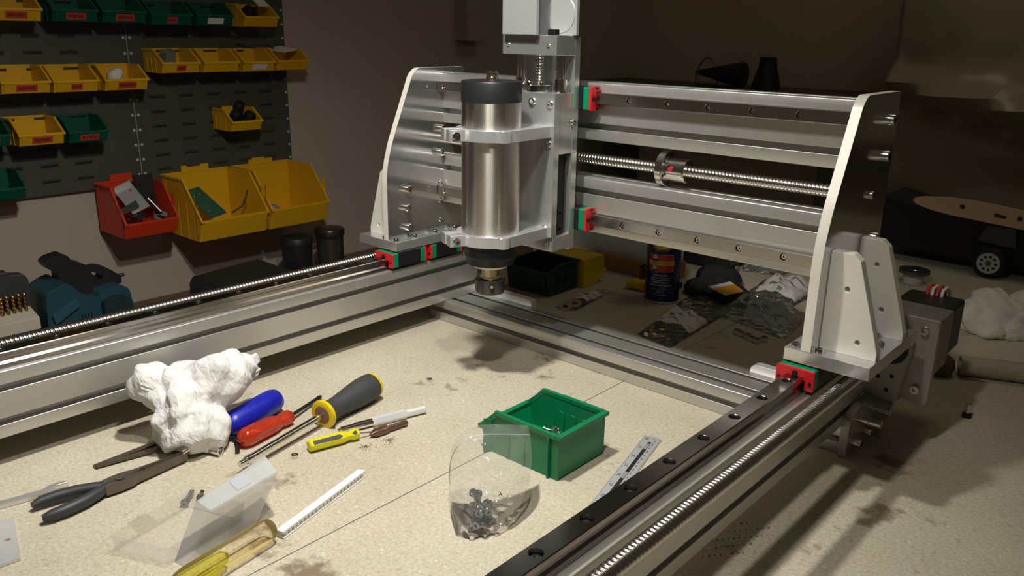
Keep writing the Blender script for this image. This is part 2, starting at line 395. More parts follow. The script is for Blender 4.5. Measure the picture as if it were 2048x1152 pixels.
# end plate on the outer side of the right corner, with protruding screws
mm = MB(); mm.prism([rpoly([(.950, 0), (1.037, 0), (1.037, .062), (.985, .062), (.950, .052)], .003)], YZ, -.3005, -.2905)
ep = mm.build('corner_plate', MPL, fr, bevel=.0006)
for y, z in ((.975, .046), (1.005, .052)):
    MB().cyl((-.2905, y, z), (-.262, y, z), .0058, n=16).build('standoff', STEEL, ep, smooth=40)
for y, z in ((.970, .016), (1.005, .018)): inst('cap_screw', CAP8, ep, (-.2905, y, z), (1, 0, 0))
for k, y in enumerate((.97, 1.005)):
    inst('washer', MB().lathe([(.003, 0), (.008, 0), (.008, .0012), (.003, .0012)], n=18).build('washer', STEEL, ep, smooth=30, world=False).data, ep, (-.2905, y, .016+.002*k), (1, 0, 0)) if False else None
# flat joining bars behind the cross beam
for x0, x1, e in ((-.9965, -.868, 1), (-.463, -.3405, 0)):
    mm = MB(); P = [(x0, .018), (x1, .018), (x1, .050), (x0, .050)]
    mm.prism([rpoly(P, [0, .007, .007, 0] if e else [.012, 0, 0, .012], 5)], XZ, 1.037, 1.051)
    mm.build('joining_bar', mat('bar_aluminium', (.86, .86, .85), .35, .6), fr, bevel=.001)

# ------------------------------------------------------------------ gantry
GY = .97
GUS = mat('gusset_aluminium', (.88, .85, .77), .42, .2, var=.08, vscale=25)
ga = thing('router_gantry', 'moving aluminium gantry bridge with tall side plates and two slotted beams', 'gantry', (-.667, .93, .1187))
bz = .1487
for sx, s in ((XR, 1), (XL, -1)):
    # s=+1 right: inner edge towards -X
    xi = sx-s*.0195; xo = sx+s*.0735
    bp = MB().box(min(xi, xo), max(xi, xo), .845, 1.004, bz, .1637).build('base_plate', PLATE, ga, bevel=.0006)
    px0 = sx-s*.001; px1 = sx+s*.010
    out = [(.845, .1637), (1.020, .1637), (1.020, .434), (.916, .434), (.9035, .424), (.857, .318), (.8475, .285), (.845, .262)]
    mm = MB(); mm.prism([rpoly(out, [0, 0, .004, .006, .006, .03, .02, .01], 5)], YZ, min(px0, px1), max(px0, px1))
    sp = mm.build('side_plate', MIRR, ga, bevel=.0005)
    sp.data.materials.append(GUS)
    for pf_ in sp.data.polygons:
        if abs(pf_.normal.x) < .5: pf_.material_index = 1
    for gy in (.867, .953):
        mm = MB(); q = lambda d: px1+s*d
        G = [(0, .1637), (.0615, .1637), (.0615, .172), (.058, .185), (.032, .268), (.024, .275), (0, .275)]
        G = [(px1+s*u, v) for u, v in G]
        H = [circ(px1+s*.022, .236, .003, 12), circ(px1+s*.040, .180, .003, 12)] if gy < .9 else [circ(px1+s*.022, .246, .003, 12), circ(px1+s*.034, .195, .003, 12)]
        mm.prism([G]+H, XZ, gy, gy+.0125)
        mm.build('gusset', GUS, ga, bevel=.0006)
    # screws holding the base plate to the bearing blocks
    for y in (.853, .893, .938, .985):
        for d in (-.0105, .0165):
            inst('cap_screw', CAP5, bp, (sx+s*d, y, .1637), (0, 0, 1), random.random())
    for y, d in ((.925, .058), (.950, .045), (.99, .063)): inst('cap_screw', CAP4, bp, (sx+s*d, y, .1637), (0, 0, 1))
    for y0 in (.8345, .9190):
        bearing_block(ga, 'bearing_block', lambda u, v, t, y0=y0, sx=sx: (sx+u, y0+t, BZ1+v), .0755, .044, .030, .0046, .02)
    # screws through the side plate
    if s < 0:
        for y, z in ((.884, .2445), (.882, .2140), (.884, .1815)): inst('cap_screw', CAP8, sp, (px0, y, z), (1, 0, 0), random.random())
        for y, z in ((.962, .336), (.958, .2977)): inst('cap_screw', CAP8, sp, (px0, y, z), (1, 0, 0), random.random())
        for y, z in ((.963, .2447), (.963, .2143), (.963, .1815)):
            inst('flush_screw', CAP6, sp, (px0-.004, y, z), (1, 0, 0), random.random())
    else:
        for z in (.405, .365, .271): inst('cap_screw', CAP8, sp, (px1, .978, z), (1, 0, 0), random.random())
        inst('cap_screw', CAP5, sp, (px1, .962, .322), (1, 0, 0))
gx0, gx1 = XL+.001, XR-.001
extrusion('gantry_beam', ga, 'X', (GY+.02, .385), .04, .08, [.02], [.02, .06], gx0, gx1)
extrusion('gantry_beam', ga, 'X', (GY+.02, .251), .04, .08, [.02], [.02, .06], gx0, gx1)
hx = [-.637+.0594*i for i in range(-6, 6)]
RAIL3 = mat('gantry_rail_steel', (.50, .47, .43), .22, 1.0, var=.06, vscale=15)
for zc in (.4045, .2335):
    rail('linear_rail', ga, .015, .015, .06, hx, gx0+.002, gx1-.002, lambda u, v, t, zc=zc: (t, GY-v, zc+u), (0, -1, 0), RAIL3, r=.0042)
ballscrew('ball_screw', ga, (gx0, .990, .3155), (gx1, .990, .3155), .008)
nx = -.598
mm = MB(); mm.lathe([(.0085, 0), (.0235, 0), (.0245, .001), (.0245, .0095), (.0235, .0105), (.0165, .0105), (.0165, .038), (.015, .040), (.0085, .040)], (nx, .990, .3155), (1, 0, 0), 32)
nut = mm.build('ball_nut', STEEL, ga, smooth=35, bevel=0)
cm = Vector((.615, -.99, .18)); cm = Vector((0, cm.y, cm.z)).normalized()
MB().cyl(Vector((nx+.021, .990, .3155))+cm*.0158, Vector((nx+.021, .990, .3155))+cm*.0169, .0034, n=14).build('red_dot', RED, nut, smooth=30)
for k in range(6):
    a = 2*PI*k/6+.4; MB().cyl((nx+.0106, .99+.0195*math.cos(a), .3155+.0195*math.sin(a)), (nx+.0108, .99+.0195*math.cos(a), .3155+.0195*math.sin(a)), .0026, n=10).build('nut_hole', DARK, nut)

# ------------------------------------------------------------------ Z carriage
zx0, zx1 = -.807, -.711; zc = (zx0+zx1)/2
za = thing('spindle_carriage', 'upright aluminium carriage with guide rods and two ring clamps on the gantry', 'machine carriage', (zc, .92, .19))
bpz = MB().box(zx0, zx1, .930, .942, .190, .486).build('back_plate', PLATE, za, bevel=.0005)
mm = MB().box(zx0, zx1, .889, .930, .462, .488); tb = mm.build('top_block', PLATE, za, bevel=.0006)
bb = MB().box(zx0, zx1, .893, .930, .193, .2135).build('bottom_block', PLATE, za, bevel=.0006)
fp = MB().box(zx0, zx1, .889, .901, .2140, .413).build('front_plate', PLATE, za, bevel=.0006)
MB().box(zx0+.001, zx1-.0006, .9012, .9295, .330, .4125).build('slide_block', PLATE, za, bevel=.0006)
for x in (zx0+.017, zx1-.010):
    MB().cyl((x, .912, .3305), (x, .912, .462), .0068, n=20).build('guide_rod', STEEL, za, smooth=40)
    MB().lathe([(.007, 0), (.0095, 0), (.0095, .018), (.007, .018)], (x, .912, .413), n=20).build('rod_bearing', STEEL, za, smooth=40)
ballscrew('lead_screw', za, (zc, .914, .2135), (zc, .914, .462), .006, lead=.004, dp=.0009, n=14)
fl = MB().lathe([(.0065, 0), (.0195, 0), (.0195, .009), (.0185, .0098), (.0065, .0098)], (zc+.004, .909, .4125), n=24).build('screw_nut', STEEL, za, smooth=35)
for dx, dy in ((-.014, -.006), (.012, -.01), (-.004, -.0165)): inst('cap_screw', CAP4, fl, (zc+.004+dx, .909+dy, .4223))
for x in (zx0+.011, zx1-.0135): inst('cap_screw', CAPB, tb, (x, .8893, .475), (0, -1, 0)) if False else inst('cap_screw', capscrew_mesh(.0024, .0015, STEEL), tb, (x, .889, .4745), (0, -1, 0))
inst('cap_screw', capscrew_mesh(.002, .001, STEEL), bb, (zx1-.011, .893, .2035), (0, -1, 0))
for x, z in ((zx1-.039, .4005), (zx1-.008, .3985), (zx1-.009, .345), (zx1-.012, .2255)): inst('cap_screw', CAP6, fp, (x, .8915, z), (0, -1, 0), random.random())
for y, z in ((.928, .3725),): inst('cap_screw', CAP5, za, (zx1, y, z), (1, 0, 0))
for z in (.245, .222): inst('cap_screw', CAPB, za, (zx1-.010, .916, z), (1, 0, 0))
MB().box(zx0+.004, zx1-.010, .9015, .9295, .2140, .3295).build('recess_block', mat('recess_black', (.014, .013, .012), .4, .3), za, bevel=.0006)  # solid black block filling the open recess between front and back plates
# motor mount above
MT = mat('mount_plate_satin', (.50, .50, .50), .42, .5)
mo = MB().box(-.798, -.738, .878, .884, .488, .60).build('motor_mount_front', MT, za, bevel=.0006)
MB().box(-.798, -.706, .924, .930, .488, .60).build('motor_mount_back', MT, za, bevel=.0006)
MB().box(-.798, -.792, .884, .924, .488, .60).build('motor_mount_side', MT, za, bevel=.0006)
MB().box(-.798, -.706, .878, .930, .60, .606).build('motor_mount_top', MT, za, bevel=.0006)
MB().cyl((-.733, .9225, .515), (-.733, .924, .515), .024, n=36).build('light_patch_disc', mat('light_patch_satin', (.60, .60, .60), .4, .5), za, smooth=30)  # added thin disc; its paler colour stands in for a round light patch
MB().cyl((-.77, .905, .488), (-.77, .905, .600), .0075, n=18).build('coupling', STEEL, za, smooth=40)
MB().box(-.728, -.715, .890, .900, .488, .4955).build('coupling_clamp', BLKST, za, bevel=.001)
MB().box(-.79, -.715, .880, .942, .606, .68).build('stepper_motor', BLACK, za, bevel=.003)
# bearing blocks on the gantry rails
for zr in (.4045, .2335):
    for x0 in (-.826, -.7585):
        bearing_block(za, 'bearing_block', lambda u, v, t, x0=x0, zr=zr: (x0+t, GY-v, zr+u), .0665, .034, .0279, .0043, .015)
# spindle clamps
AX, AY = -.762, .819
def clamp(z0, z1):
    A = math.radians; c = Vector((AX, AY)); d = Vector((math.cos(A(247)), math.sin(A(247)))); t = Vector((-d.y, d.x))
    ro = lambda a, r: (AX+r*math.cos(A(a)), AY+r*math.sin(A(a)))
    pt = lambda u, v: tuple(c+d*u+t*v)
    P = [(zx1-.004, .889), (zx0+.004, .889), (zx0+.004, .868), ro(158, .0475)]+[ro(a, .0475) for a in range(164, 228, 8)]
    P += [pt(.0445, -.0165), pt(.066, -.0160), pt(.066, -.0035), pt(.0405, -.0030)]
    P += [ro(243-k*7.04, .0402) for k in range(51)]
    P += [pt(.0405, .0030), pt(.066, .0035), pt(.066, .0160), pt(.0445, .0165)]
    P += [ro(a, .0475) for a in range(270, 322, 8)]+[ro(324, .0485), ro(327, .0530), ro(334, .0545), ro(341, .0530), ro(345, .0485)]+[ro(352, .0480), (AX+.0478, AY+.008), (zx1-.004, .858)]
    m = MB(); m.prism([P], XY, z0, z1)
    o = m.build('spindle_clamp', CAST, za, bevel=.0012, smooth=35)
    zm = (z0+z1)/2; q0 = c+d*.058
    inst('cap_screw', CAP6, o, (q0.x+t.x*.016, q0.y+t.y*.016, zm), (t.x, t.y, 0))
    MB().cyl((q0.x-t.x*.004, q0.y-t.y*.004, zm), (q0.x+t.x*.004, q0.y+t.y*.004, zm), .003, n=10).build('clamp_bolt', STEEL, o, smooth=40)
clamp(.3545, .3695); clamp(.2140, .2290)

# ------------------------------------------------------------------ spindle
sd = thing('spindle_motor', 'cylindrical stainless spindle motor with black cap held in the ring clamps', 'spindle', (AX, AY, .139))
MB().lathe([(.0385, .2135), (.04, .2145), (.04, .4035)], (AX, AY, 0), n=64).build('spindle_body', SPIN, sd, smooth=40)
MB().lathe([(.0405, .4035), (.0405, .428), (.0395, .430), (.03, .430)], (AX, AY, 0), n=64).build('spindle_cap', CAPBLK, sd, smooth=30)
cn = MB().lathe([(.0085, .430), (.0085, .4345), (.0075, .435), (.0075, .437), (.0088, .4375), (.0088, .4405), (.0055, .4405), (.0055, .436)], (AX+.001, AY+.0, 0), n=20).build('cable_socket', mat('nickel', (.68, .60, .50), .22, 1), sd, smooth=30)
for k in range(3):
    a = 2*PI*k/3+.5; MB().cyl((AX+.0055*math.cos(a), AY+.0055*math.sin(a), .4405), (AX+.0055*math.cos(a), AY+.0055*math.sin(a), .4425), .0016, n=8).build('contact_pin', STEEL, cn, smooth=40)
MB().lathe([(.0355, .2138), (.0355, .2065), (.0365, .206), (.0365, .1955), (.0355, .1945), (.0355, .1935), (.0345, .1925), (.033, .183)], (AX, AY, 0), n=48).build('spindle_nose', CAPBLK, sd, smooth=30)
MB().lathe([(.0295, .1832), (.0295, .182), (.023, .1775), (.0125, .1775)], (AX, AY, 0), n=40).build('nose_ring', WHITE, sd, smooth=40)
MB().lathe([(.0125, .178), (.0125, .164), (.0150, .163), (.0150, .158)], (AX, AY, 0), n=28).build('spindle_shaft', BRASS, sd, smooth=30)
cnut = MB().lathe([(.0165, .1595), (.0195, .1605), (.0212, .159), (.0212, .144), (.0195, .1395), (.008, .1395)], (AX, AY, 0), n=36).build('collet_nut', mat('collet_steel', (.10, .095, .09), .3, .9), sd, smooth=30)
a0 = math.atan2(-.82, .76)+.1
for k in range(4):
    a = a0+k*PI/2; c_ = Vector((math.cos(a), math.sin(a), 0))
    MB().cyl(Vector((AX, AY, .1525))+c_*.0205, Vector((AX, AY, .1525))+c_*.0216, .0022, n=10).build('nut_slot', STEEL, cnut, smooth=30)
# ------------------------------------------------------------------ helpers for loose things
def text_mb(body, size, f, align='CENTER', ext=0):
    """flat text; f(x,y)->xyz"""
    cu = bpy.data.curves.new('t', 'FONT'); cu.body = body; cu.size = size; cu.align_x = align; cu.align_y = 'CENTER'; cu.resolution_u = 2
    o = bpy.data.objects.new('t', cu); COL.objects.link(o)
    dg = bpy.context.evaluated_depsgraph_get(); me = bpy.data.meshes.new_from_object(o.evaluated_get(dg))
    m = MB(); m.add([f(v.co.x, v.co.y) for v in me.vertices], [tuple(p.vertices) for p in me.polygons])
    bpy.data.objects.remove(o); bpy.data.meshes.remove(me); bpy.data.curves.remove(cu); return m
def nv(p): return Vector((noise.noise(p), noise.noise(p+Vector((31.4, 7.7, 2.1))), noise.noise(p+Vector((-11.2, 19.3, 5.6)))))
def crumple(center, lobes, sub=5, amp=.010, sc=22., seed=0., floor=.0006, fine=.25, flat=1.0, pw=5):
    """star-shaped union of spherical lobes, creased by straight folds in random directions"""
    bm = bmesh.new(); bmesh.ops.create_icosphere(bm, subdivisions=sub, radius=1)
    C_ = Vector(center); rs = random.Random(int(seed*100)); folds = []
    for k in range(16):
        dv = Vector((rs.gauss(0, 1), rs.gauss(0, 1), rs.gauss(0, 1))).normalized(); fq = sc*(.55 if k < 5 else (1.1 if k < 10 else 2.3))*rs.uniform(.8, 1.25)
        folds.append((dv, fq, rs.random(), amp*(.42 if k < 5 else (.26 if k < 10 else .11*fine*4))))
    off = Vector((seed, seed*1.7, seed*.3))
    for v in bm.verts:
        d = v.co.normalized(); acc = 0
        for c, rho in lobes:
            c = Vector(c); dc = d.dot(c); q = dc*dc-c.length_squared+rho*rho
            if q > 0: acc += max(0.0, dc+math.sqrt(q))**pw
        rr = max(acc, 1e-16)**(1/pw)*.93
        p = d*rr; h = 0
        w0 = p+nv(p*sc*.6+off)*(.35/sc)
        for k, (dv, fq, ph, a_) in enumerate(folds):
            msk = .5+.5*noise.noise(p*sc*.5+Vector((k*3.1, seed, k)))*1.6
            t = (w0.dot(dv)*fq+ph) % 1.0
            h += a_*max(0, msk)*(abs(t-.5)*2-.5)
        p = p+d*h*1.6+nv(p*sc*1.1+off*2)*amp*.35
        p.z *= flat
        q = C_+p
        if q.z < floor: q.z = floor+abs(noise.noise(q*80))*.0004
        v.co = q
    m = MB(); m.add([v.co.copy() for v in bm.verts], [[l.index for l in f.verts] for f in bm.faces]); bm.free(); return m
def patch(c, u, v):   # bilinear, c = 4 corners (u0v0,u1v0,u1v1,u0v1)
    a, b, d, e = [Vector(p) for p in c]
    return a*(1-u)*(1-v)+b*u*(1-v)+d*u*v+e*(1-u)*v
def bagsurf(c, bulge, amp, sc, seed):
    def f(u, v):
        p = patch(c, u, v); p = Vector((p.x, p.y, p.z if len(p) > 2 else 0))
        e = (max(0, math.sin(PI*u))*max(0, math.sin(PI*v)))**.55
        d, _ = noise.voronoi(Vector((p.x*sc+seed, p.y*sc, seed)))
        n = noise.noise(Vector((p.x*sc*1.8, p.y*sc*1.8, seed*3)))
        z = .0014+e*(bulge*(.75+.5*n)+amp*(min(1, d[1]-d[0]))+amp*.6*n)
        return p+Vector((0, 0, max(.0012, z)))
    return f
def flatbag(name, label, cat, c, bulge, mt, seed, group=None, n=26, amp=.006, sc=28):
    c = [Vector((p[0], p[1], 0)) for p in c]
    f = bagsurf(c, bulge, amp, sc, seed); m = MB()
    vs = []; fs = []
    for s_ in (0, 1):
        for i in range(n+1):
            for j in range(n+1):
                p = f(i/n, j/n)
                if s_: p.z = .0007
                vs.append(p)
    N_ = (n+1)**2
    for i in range(n):
        for j in range(n):
            a = i*(n+1)+j; fs.append((a, a+1, a+n+2, a+n+1)); fs.append((N_+a+n+1, N_+a+n+2, N_+a+1, N_+a))
    rim = [i*(n+1) for i in range(n+1)]+[n*(n+1)+j for j in range(1, n+1)]+[i*(n+1)+n for i in range(n-1, -1, -1)]+[j for j in range(n-1, 0, -1)]
    for k in range(len(rim)): a, b = rim[k], rim[(k+1) % len(rim)]; fs.append((a, b, N_+b, N_+a))
    ctr = (c[0]+c[1]+c[2]+c[3])/4
    root = thing(name, label, cat, (ctr.x, ctr.y, 0), 0, group)
    m.add(vs, fs); m.build('film', mt, root, smooth=60)
    return root, f
def bag_label(root, f, u0, u1, v0, v1, mt, off=.0008, n=12, prints=(), ink=None):
    m = MB(); vs = []; fs = []
    for i in range(n+1):
        for j in range(n+1): vs.append(f(u0+(u1-u0)*i/n, v0+(v1-v0)*j/n)+Vector((0, 0, off)))
    for i in range(n):
        for j in range(n): a = i*(n+1)+j; fs.append((a, a+1, a+n+2, a+n+1))
    lab = m.add(vs, fs).build('paper_label', mt, root, smooth=60)
    sol = lab.modifiers.new('thick', 'SOLIDIFY'); sol.thickness = .0003; sol.offset = 0
    for (a0, a1, b0, b1) in prints:
        m = MB(); k = 8; vs = []; fs = []
        for i in range(k+1):
            for j in (0, 1): vs.append(f(u0+(u1-u0)*(a0+(a1-a0)*i/k), v0+(v1-v0)*(b0 if j == 0 else b1))+Vector((0, 0, off+.0006)))
        for i in range(k): fs.append((2*i, 2*i+1, 2*i+3, 2*i+2))
        m.add(vs, fs).build('print', ink or MATS['faded_ink'], lab, smooth=60)
    return lab
INK = mat('ink', (.03, .028, .025), .6); INKG = mat('faded_ink', (.22, .21, .20), .7)
PAPER = mat('paper', (.72, .70, .66), .7, bump=.15, bscale=120)
def nut_mesh(af, h, mt):
    R = af/2/math.cos(PI/6); m = MB()
    m.prism([[(R*math.cos(PI/3*k), R*math.sin(PI/3*k)) for k in range(6)], circ(0, 0, af*.29, 14)], XY, 0, h)
    o = m.build('hex_nut', mt); bv = None; me = o.data; bpy.data.objects.remove(o); return me
NUT5 = nut_mesh(.008, .004, STEEL); NUT8 = nut_mesh(.013, .0065, STEEL)
def loose(name, me, loc, rot, label, cat, group=None):
    o = bpy.data.objects.new(name, me); COL.objects.link(o); o.location = loc; o.rotation_euler = rot; return tag(o, label, cat, group)
def machine_screw_mesh(r, L, hr, hh, mt):
    m = MB(); m.lathe([(r*.9, 0), (r, .0005), (r, L), (hr, L), (hr, L+hh*.8), (hr*.8, L+hh), (hr*.45, L+hh), (hr*.4, L+hh*.5)], n=14)
    o = m.build('machine_screw', mt, smooth=35); me = o.data; bpy.data.objects.remove(o); return me
MSC = machine_screw_mesh(.002, .012, .0036, .003, STEEL); MSB = machine_screw_mesh(.0022, .011, .004, .004, BLKST); MSL = machine_screw_mesh(.0028, .022, .0046, .004, mat('zinc', (.38, .38, .39), .3, 1))

# ------------------------------------------------------------------ tissue
def paper_tissue(name, col, dist=.005, sc=(30, 80, 200)):
    m, t, N, L, b = nt(name); b.inputs['Base Color'].default_value = (*col, 1); b.inputs['Roughness'].default_value = .85
    tc = N.new('ShaderNodeTexCoord'); ns = N.new('ShaderNodeTexNoise'); ns.inputs['Scale'].default_value = 30; ns.inputs['Detail'].default_value = 3; L.new(tc.outputs['Object'], ns.inputs[0])
    sb = N.new('ShaderNodeVectorMath'); sb.operation = 'SCALE'; sb.inputs['Scale'].default_value = .022; L.new(ns.outputs['Color'], sb.inputs[0])
    av = N.new('ShaderNodeVectorMath'); av.operation = 'ADD'; L.new(tc.outputs['Object'], av.inputs[0]); L.new(sb.outputs[0], av.inputs[1])
    prev = None
    for k, s_ in enumerate(sc):
        mp = N.new('ShaderNodeMapping'); mp.inputs['Rotation'].default_value = (.4+k, .7*k, .3); mp.inputs['Scale'].default_value = (1, 1.9, .8); L.new(av.outputs[0], mp.inputs[0])
        v = N.new('ShaderNodeTexVoronoi'); v.inputs['Scale'].default_value = s_; L.new(mp.outputs[0], v.inputs['Vector'])
        mu = N.new('ShaderNodeMath'); mu.operation = 'MULTIPLY'; mu.inputs[1].default_value = (1.0, .5, .22)[k]; L.new(v.outputs['Distance'], mu.inputs[0])
        if prev is None: prev = mu.outputs[0]
        else:
            ad = N.new('ShaderNodeMath'); ad.operation = 'ADD'; L.new(prev, ad.inputs[0]); L.new(mu.outputs[0], ad.inputs[1]); prev = ad.outputs[0]
    bp = N.new('ShaderNodeBump'); bp.inputs['Strength'].default_value = .6; bp.inputs['Distance'].default_value = dist; L.new(prev, bp.inputs['Height']); L.new(bp.outputs[0], b.inputs['Normal'])
    MATS[name] = m; return m
TIS = paper_tissue('tissue', (.72, .71, .695))
t_ = crumple((-.912, .446, .043), [((-.040, -.038, .032), .026), ((-.034, -.026, .018), .032), ((-.020, .005, .012), .036), ((-.008, -.010, .0), .045), ((.012, .028, .028), .033), ((-.004, .046, .024), .028), ((-.012, .070, .020), .017), ((.014, -.028, -.010), .036), ((.036, -.004, -.014), .032), ((-.020, .098, .026), .008)], sub=6, amp=.0145, sc=15, seed=8.1, fine=.8, pw=6, floor=.003).build('crumpled_tissue', TIS, smooth=40)
tag(t_, 'crumpled white paper tissue heaped on the tools near the left beam', 'tissue')

# ------------------------------------------------------------------ screwdrivers
def axisframe(a, b):
    a = Vector(a); b = Vector(b); return a, b, (b-a).normalized(), (b-a).length
# large screwdriver
YEL = mat('yellow_plastic', (.80, .58, .0), .35); GRIP = mat('grey_rubber_grip', (.045, .046, .045), .6, bump=.15, bscale=500)
E_, T_ = Vector((-.843, .672, .0200)), Vector((-.791, .430, .0130)); d_ = (T_-E_).normalized()
big = thing('large_screwdriver', 'large screwdriver with dark rubber grip, yellow ends and long steel shaft', 'screwdriver', (-.82, .55, 0))
MB().lathe([(.007, 0), (.0145, .001), (.0178, .005), (.0182, .0085)], E_, d_, 32).build('end_cap', YEL, big, smooth=40)
MB().lathe([(.0182, .0085), (.0187, .018), (.0188, .030), (.0178, .045), (.0158, .062), (.0140, .078), (.0136, .088), (.0148, .096), (.0162, .102)], E_, d_, 32).build('grip', GRIP, big, smooth=40)
MB().lathe([(.0162, .102), (.0190, .103), (.0196, .105), (.0192, .1072), (.0160, .1085), (.0130, .1085)], E_, d_, 36).build('collar', YEL, big, smooth=30)
MB().lathe([(.0130, .1080), (.0118, .1088), (.0050, .1092)], E_, d_, 28).build('ferrule', mat('brown_insert', (.22, .12, .07), .4), big, smooth=30)
Ls = (T_-E_).length
MB().lathe([(.0043, .106), (.0043, Ls-.018), (.0050, Ls-.0175), (.0054, Ls-.013), (.0046, Ls-.010), (.0036, Ls-.0095), (.0034, Ls), (.001, Ls+.0005)], E_, d_, 20).build('shaft', mat('chrome', (.70, .68, .66), .12, 1), big, smooth=35)
# blue-handled screwdriver, mostly under the tissue
a, b = Vector((-.907, .558, .0166)), Vector((-.878, .462, .0166)); d_ = (b-a).normalized()
bl = thing('blue_screwdriver', 'screwdriver with smooth blue plastic handle poking out from under the tissue', 'screwdriver', (-.895, .52, 0))
MB().lathe([(.003, 0), (.0090, .001), (.0140, .005), (.0160, .012), (.0164, .03), (.0162, .085), (.013, .092), (.0095, .096), (.0095, .10)], a, d_, 8 if False else 28).build('handle', mat('blue_plastic', (.006, .012, .36), .38), bl, smooth=40)
MB().cyl(a+d_*.099, a+d_*.17, .003, n=12).build('shaft', STEEL, bl, smooth=40)
# red translucent screwdriver
a, b = Vector((-.8435, .4615, .0125)), Vector((-.8600, .5440, .0095)); d_ = (b-a).normalized(); L_ = (b-a).length
rd = thing('red_screwdriver', 'screwdriver with translucent red fluted handle and thin dark blade', 'screwdriver', (-.852, .50, 0))
m = MB(); rings = []; q = d_.to_track_quat('Z', 'Y')
for (z, r, fl_) in [(0, .002, 0), (.0015, .0065, 0), (.005, .0102, 0), (.011, .0122, 0), (.018, .0125, 0), (.023, .0125, .1), (.028, .0125, .16), (.05, .0118, .16), (.058, .0108, .08), (.062, .0092, 0), (.066, .0085, 0), (.070, .0102, .1), (.078, .0104, .12), (L_, .0092, .12)]:
    rings.append([a+q @ Vector((r*(1-fl_*(.5+.5*math.cos(8*k*2*PI/48)))*math.cos(k*2*PI/48), r*(1-fl_*(.5+.5*math.cos(8*k*2*PI/48)))*math.sin(k*2*PI/48), z)) for k in range(48)])
m.loft(rings).build('handle', mat('red_acetate', (.72, .055, .012), .14, trans=.55, coat=.4), rd, smooth=45)
p0, p1 = b-d_*.002, Vector((-.8915, .6160, .0045))
dd = (p1-p0).normalized(); LL = (p1-p0).length
MB().lathe([(.0024, 0), (.0024, LL-.012), (.0030, LL-.010), (.0028, LL-.004), (.001, LL)], p0, dd, 12).build('blade', BLKST, rd, smooth=40)
# small yellow screwdriver with black inserts
a, b = Vector((-.7785, .5150, .0078)), Vector((-.7610, .5775, .0078)); d_ = (b-a).normalized(); L_ = (b-a).length
ys = thing('small_screwdriver', 'small bright yellow screwdriver with black inlays in its flat-sided handle', 'screwdriver', (-.77, .546, 0))
sd_ = Vector((0, 0, 1)).cross(d_).normalized()
def hexring(z, w_, h_): return [a+d_*z+sd_*(w_*math.cos(PI/4*k+PI/8))*1.08+Vector((0, 0, 1))*(h_*math.sin(PI/4*k+PI/8))*1.08 for k in range(8)]
m = MB(); m.loft([hexring(0, .006, .0058), hexring(.002, .0078, .0072), hexring(.044, .0072, .0070), hexring(.050, .0052, .0055), hexring(.053, .0050, .0052), hexring(.056, .0068, .0066), hexring(.061, .0068, .0066), hexring(L_, .0058, .0056)])
hd = m.build('handle', mat('lime_yellow_plastic', (.66, .62, .01), .35), ys, bevel=.0004)
cdir = (Vector((0, 0, .49))-Vector((-.77, .546, 0))).normalized()
nrm = (Vector((0, 0, 1))*.62-sd_*.62 if (-sd_).dot(cdir) > 0 else Vector((0, 0, 1))*.62+sd_*.62).normalized()
tv = nrm.cross(d_)
ctr_ = a+d_*.0235+nrm*.0073
m = MB(); P = rpoly([(-.0185, -.0026), (.015, -.0026), (.0195, 0), (.015, .0026), (-.0185, .0026)], .001)
m.prism([P], lambda u, v, w_: ctr_+d_*u+tv*v+nrm*w_, -.0012, .0004)
inl = m.build('inlay', mat('dark_inlay', (.035, .03, .025), .5), hd)
m = MB()
for k in range(12):
    if k == 5: continue
    for v in (-.0009, .0004): m.prism([[(-.0155+k*.0026, v), (-.0155+k*.0026+.0017, v), (-.0155+k*.0026+.0017, v+.0006), (-.0155+k*.0026, v+.0006)]], lambda u, v, w_: ctr_+d_*u+tv*v+nrm*w_, .0004, .0005)
c2 = a+d_*.0582+nrm*.0066
MB().prism([[(-.0028, 0), (-.0005, -.0024), (.0028, -.0024), (.0028, .0024), (-.0005, .0024)]], lambda u, v, w_: c2+d_*u+tv*v+nrm*w_, -.0015, .0004).build('inlay', MATS['dark_inlay'], hd)
MB().cyl(b-d_*.001, b+d_*.02-Vector((0, 0, .003)), .0013, n=10).build('blade', STEEL, ys, smooth=40)
# clear amber acetate handle at the frame's lower edge
a, b = Vector((-.6560, .3850, .0125)), Vector((-.6380, .2700, .0125)); d_ = (b-a).normalized()
am = thing('amber_screwdriver', 'screwdriver with clear amber plastic handle beside the milky plastic box', 'screwdriver', (-.647, .33, 0))
MB().lathe([(.004, 0), (.0095, .001), (.0115, .004), (.0122, .012), (.0122, .10), (.0095, .112), (.006, .115)], a, d_, 32).build('handle', film('amber_acetate', (.95, .915, .82), .012, .06, (.55, .48, .25), 1.25), am, smooth=40)
MB().lathe([(.003, .055), (.0065, .060), (.0078, .075), (.0078, .108), (.004, .112)], a, d_, 20).build('core', film('yellow_core', (.95, .95, .55), .14, .2, (.62, .62, .05), 1.2), am, smooth=40)
MB().cyl(a+d_*.114, a+d_*.20, .003, n=12).build('shaft', STEEL, am, smooth=40)

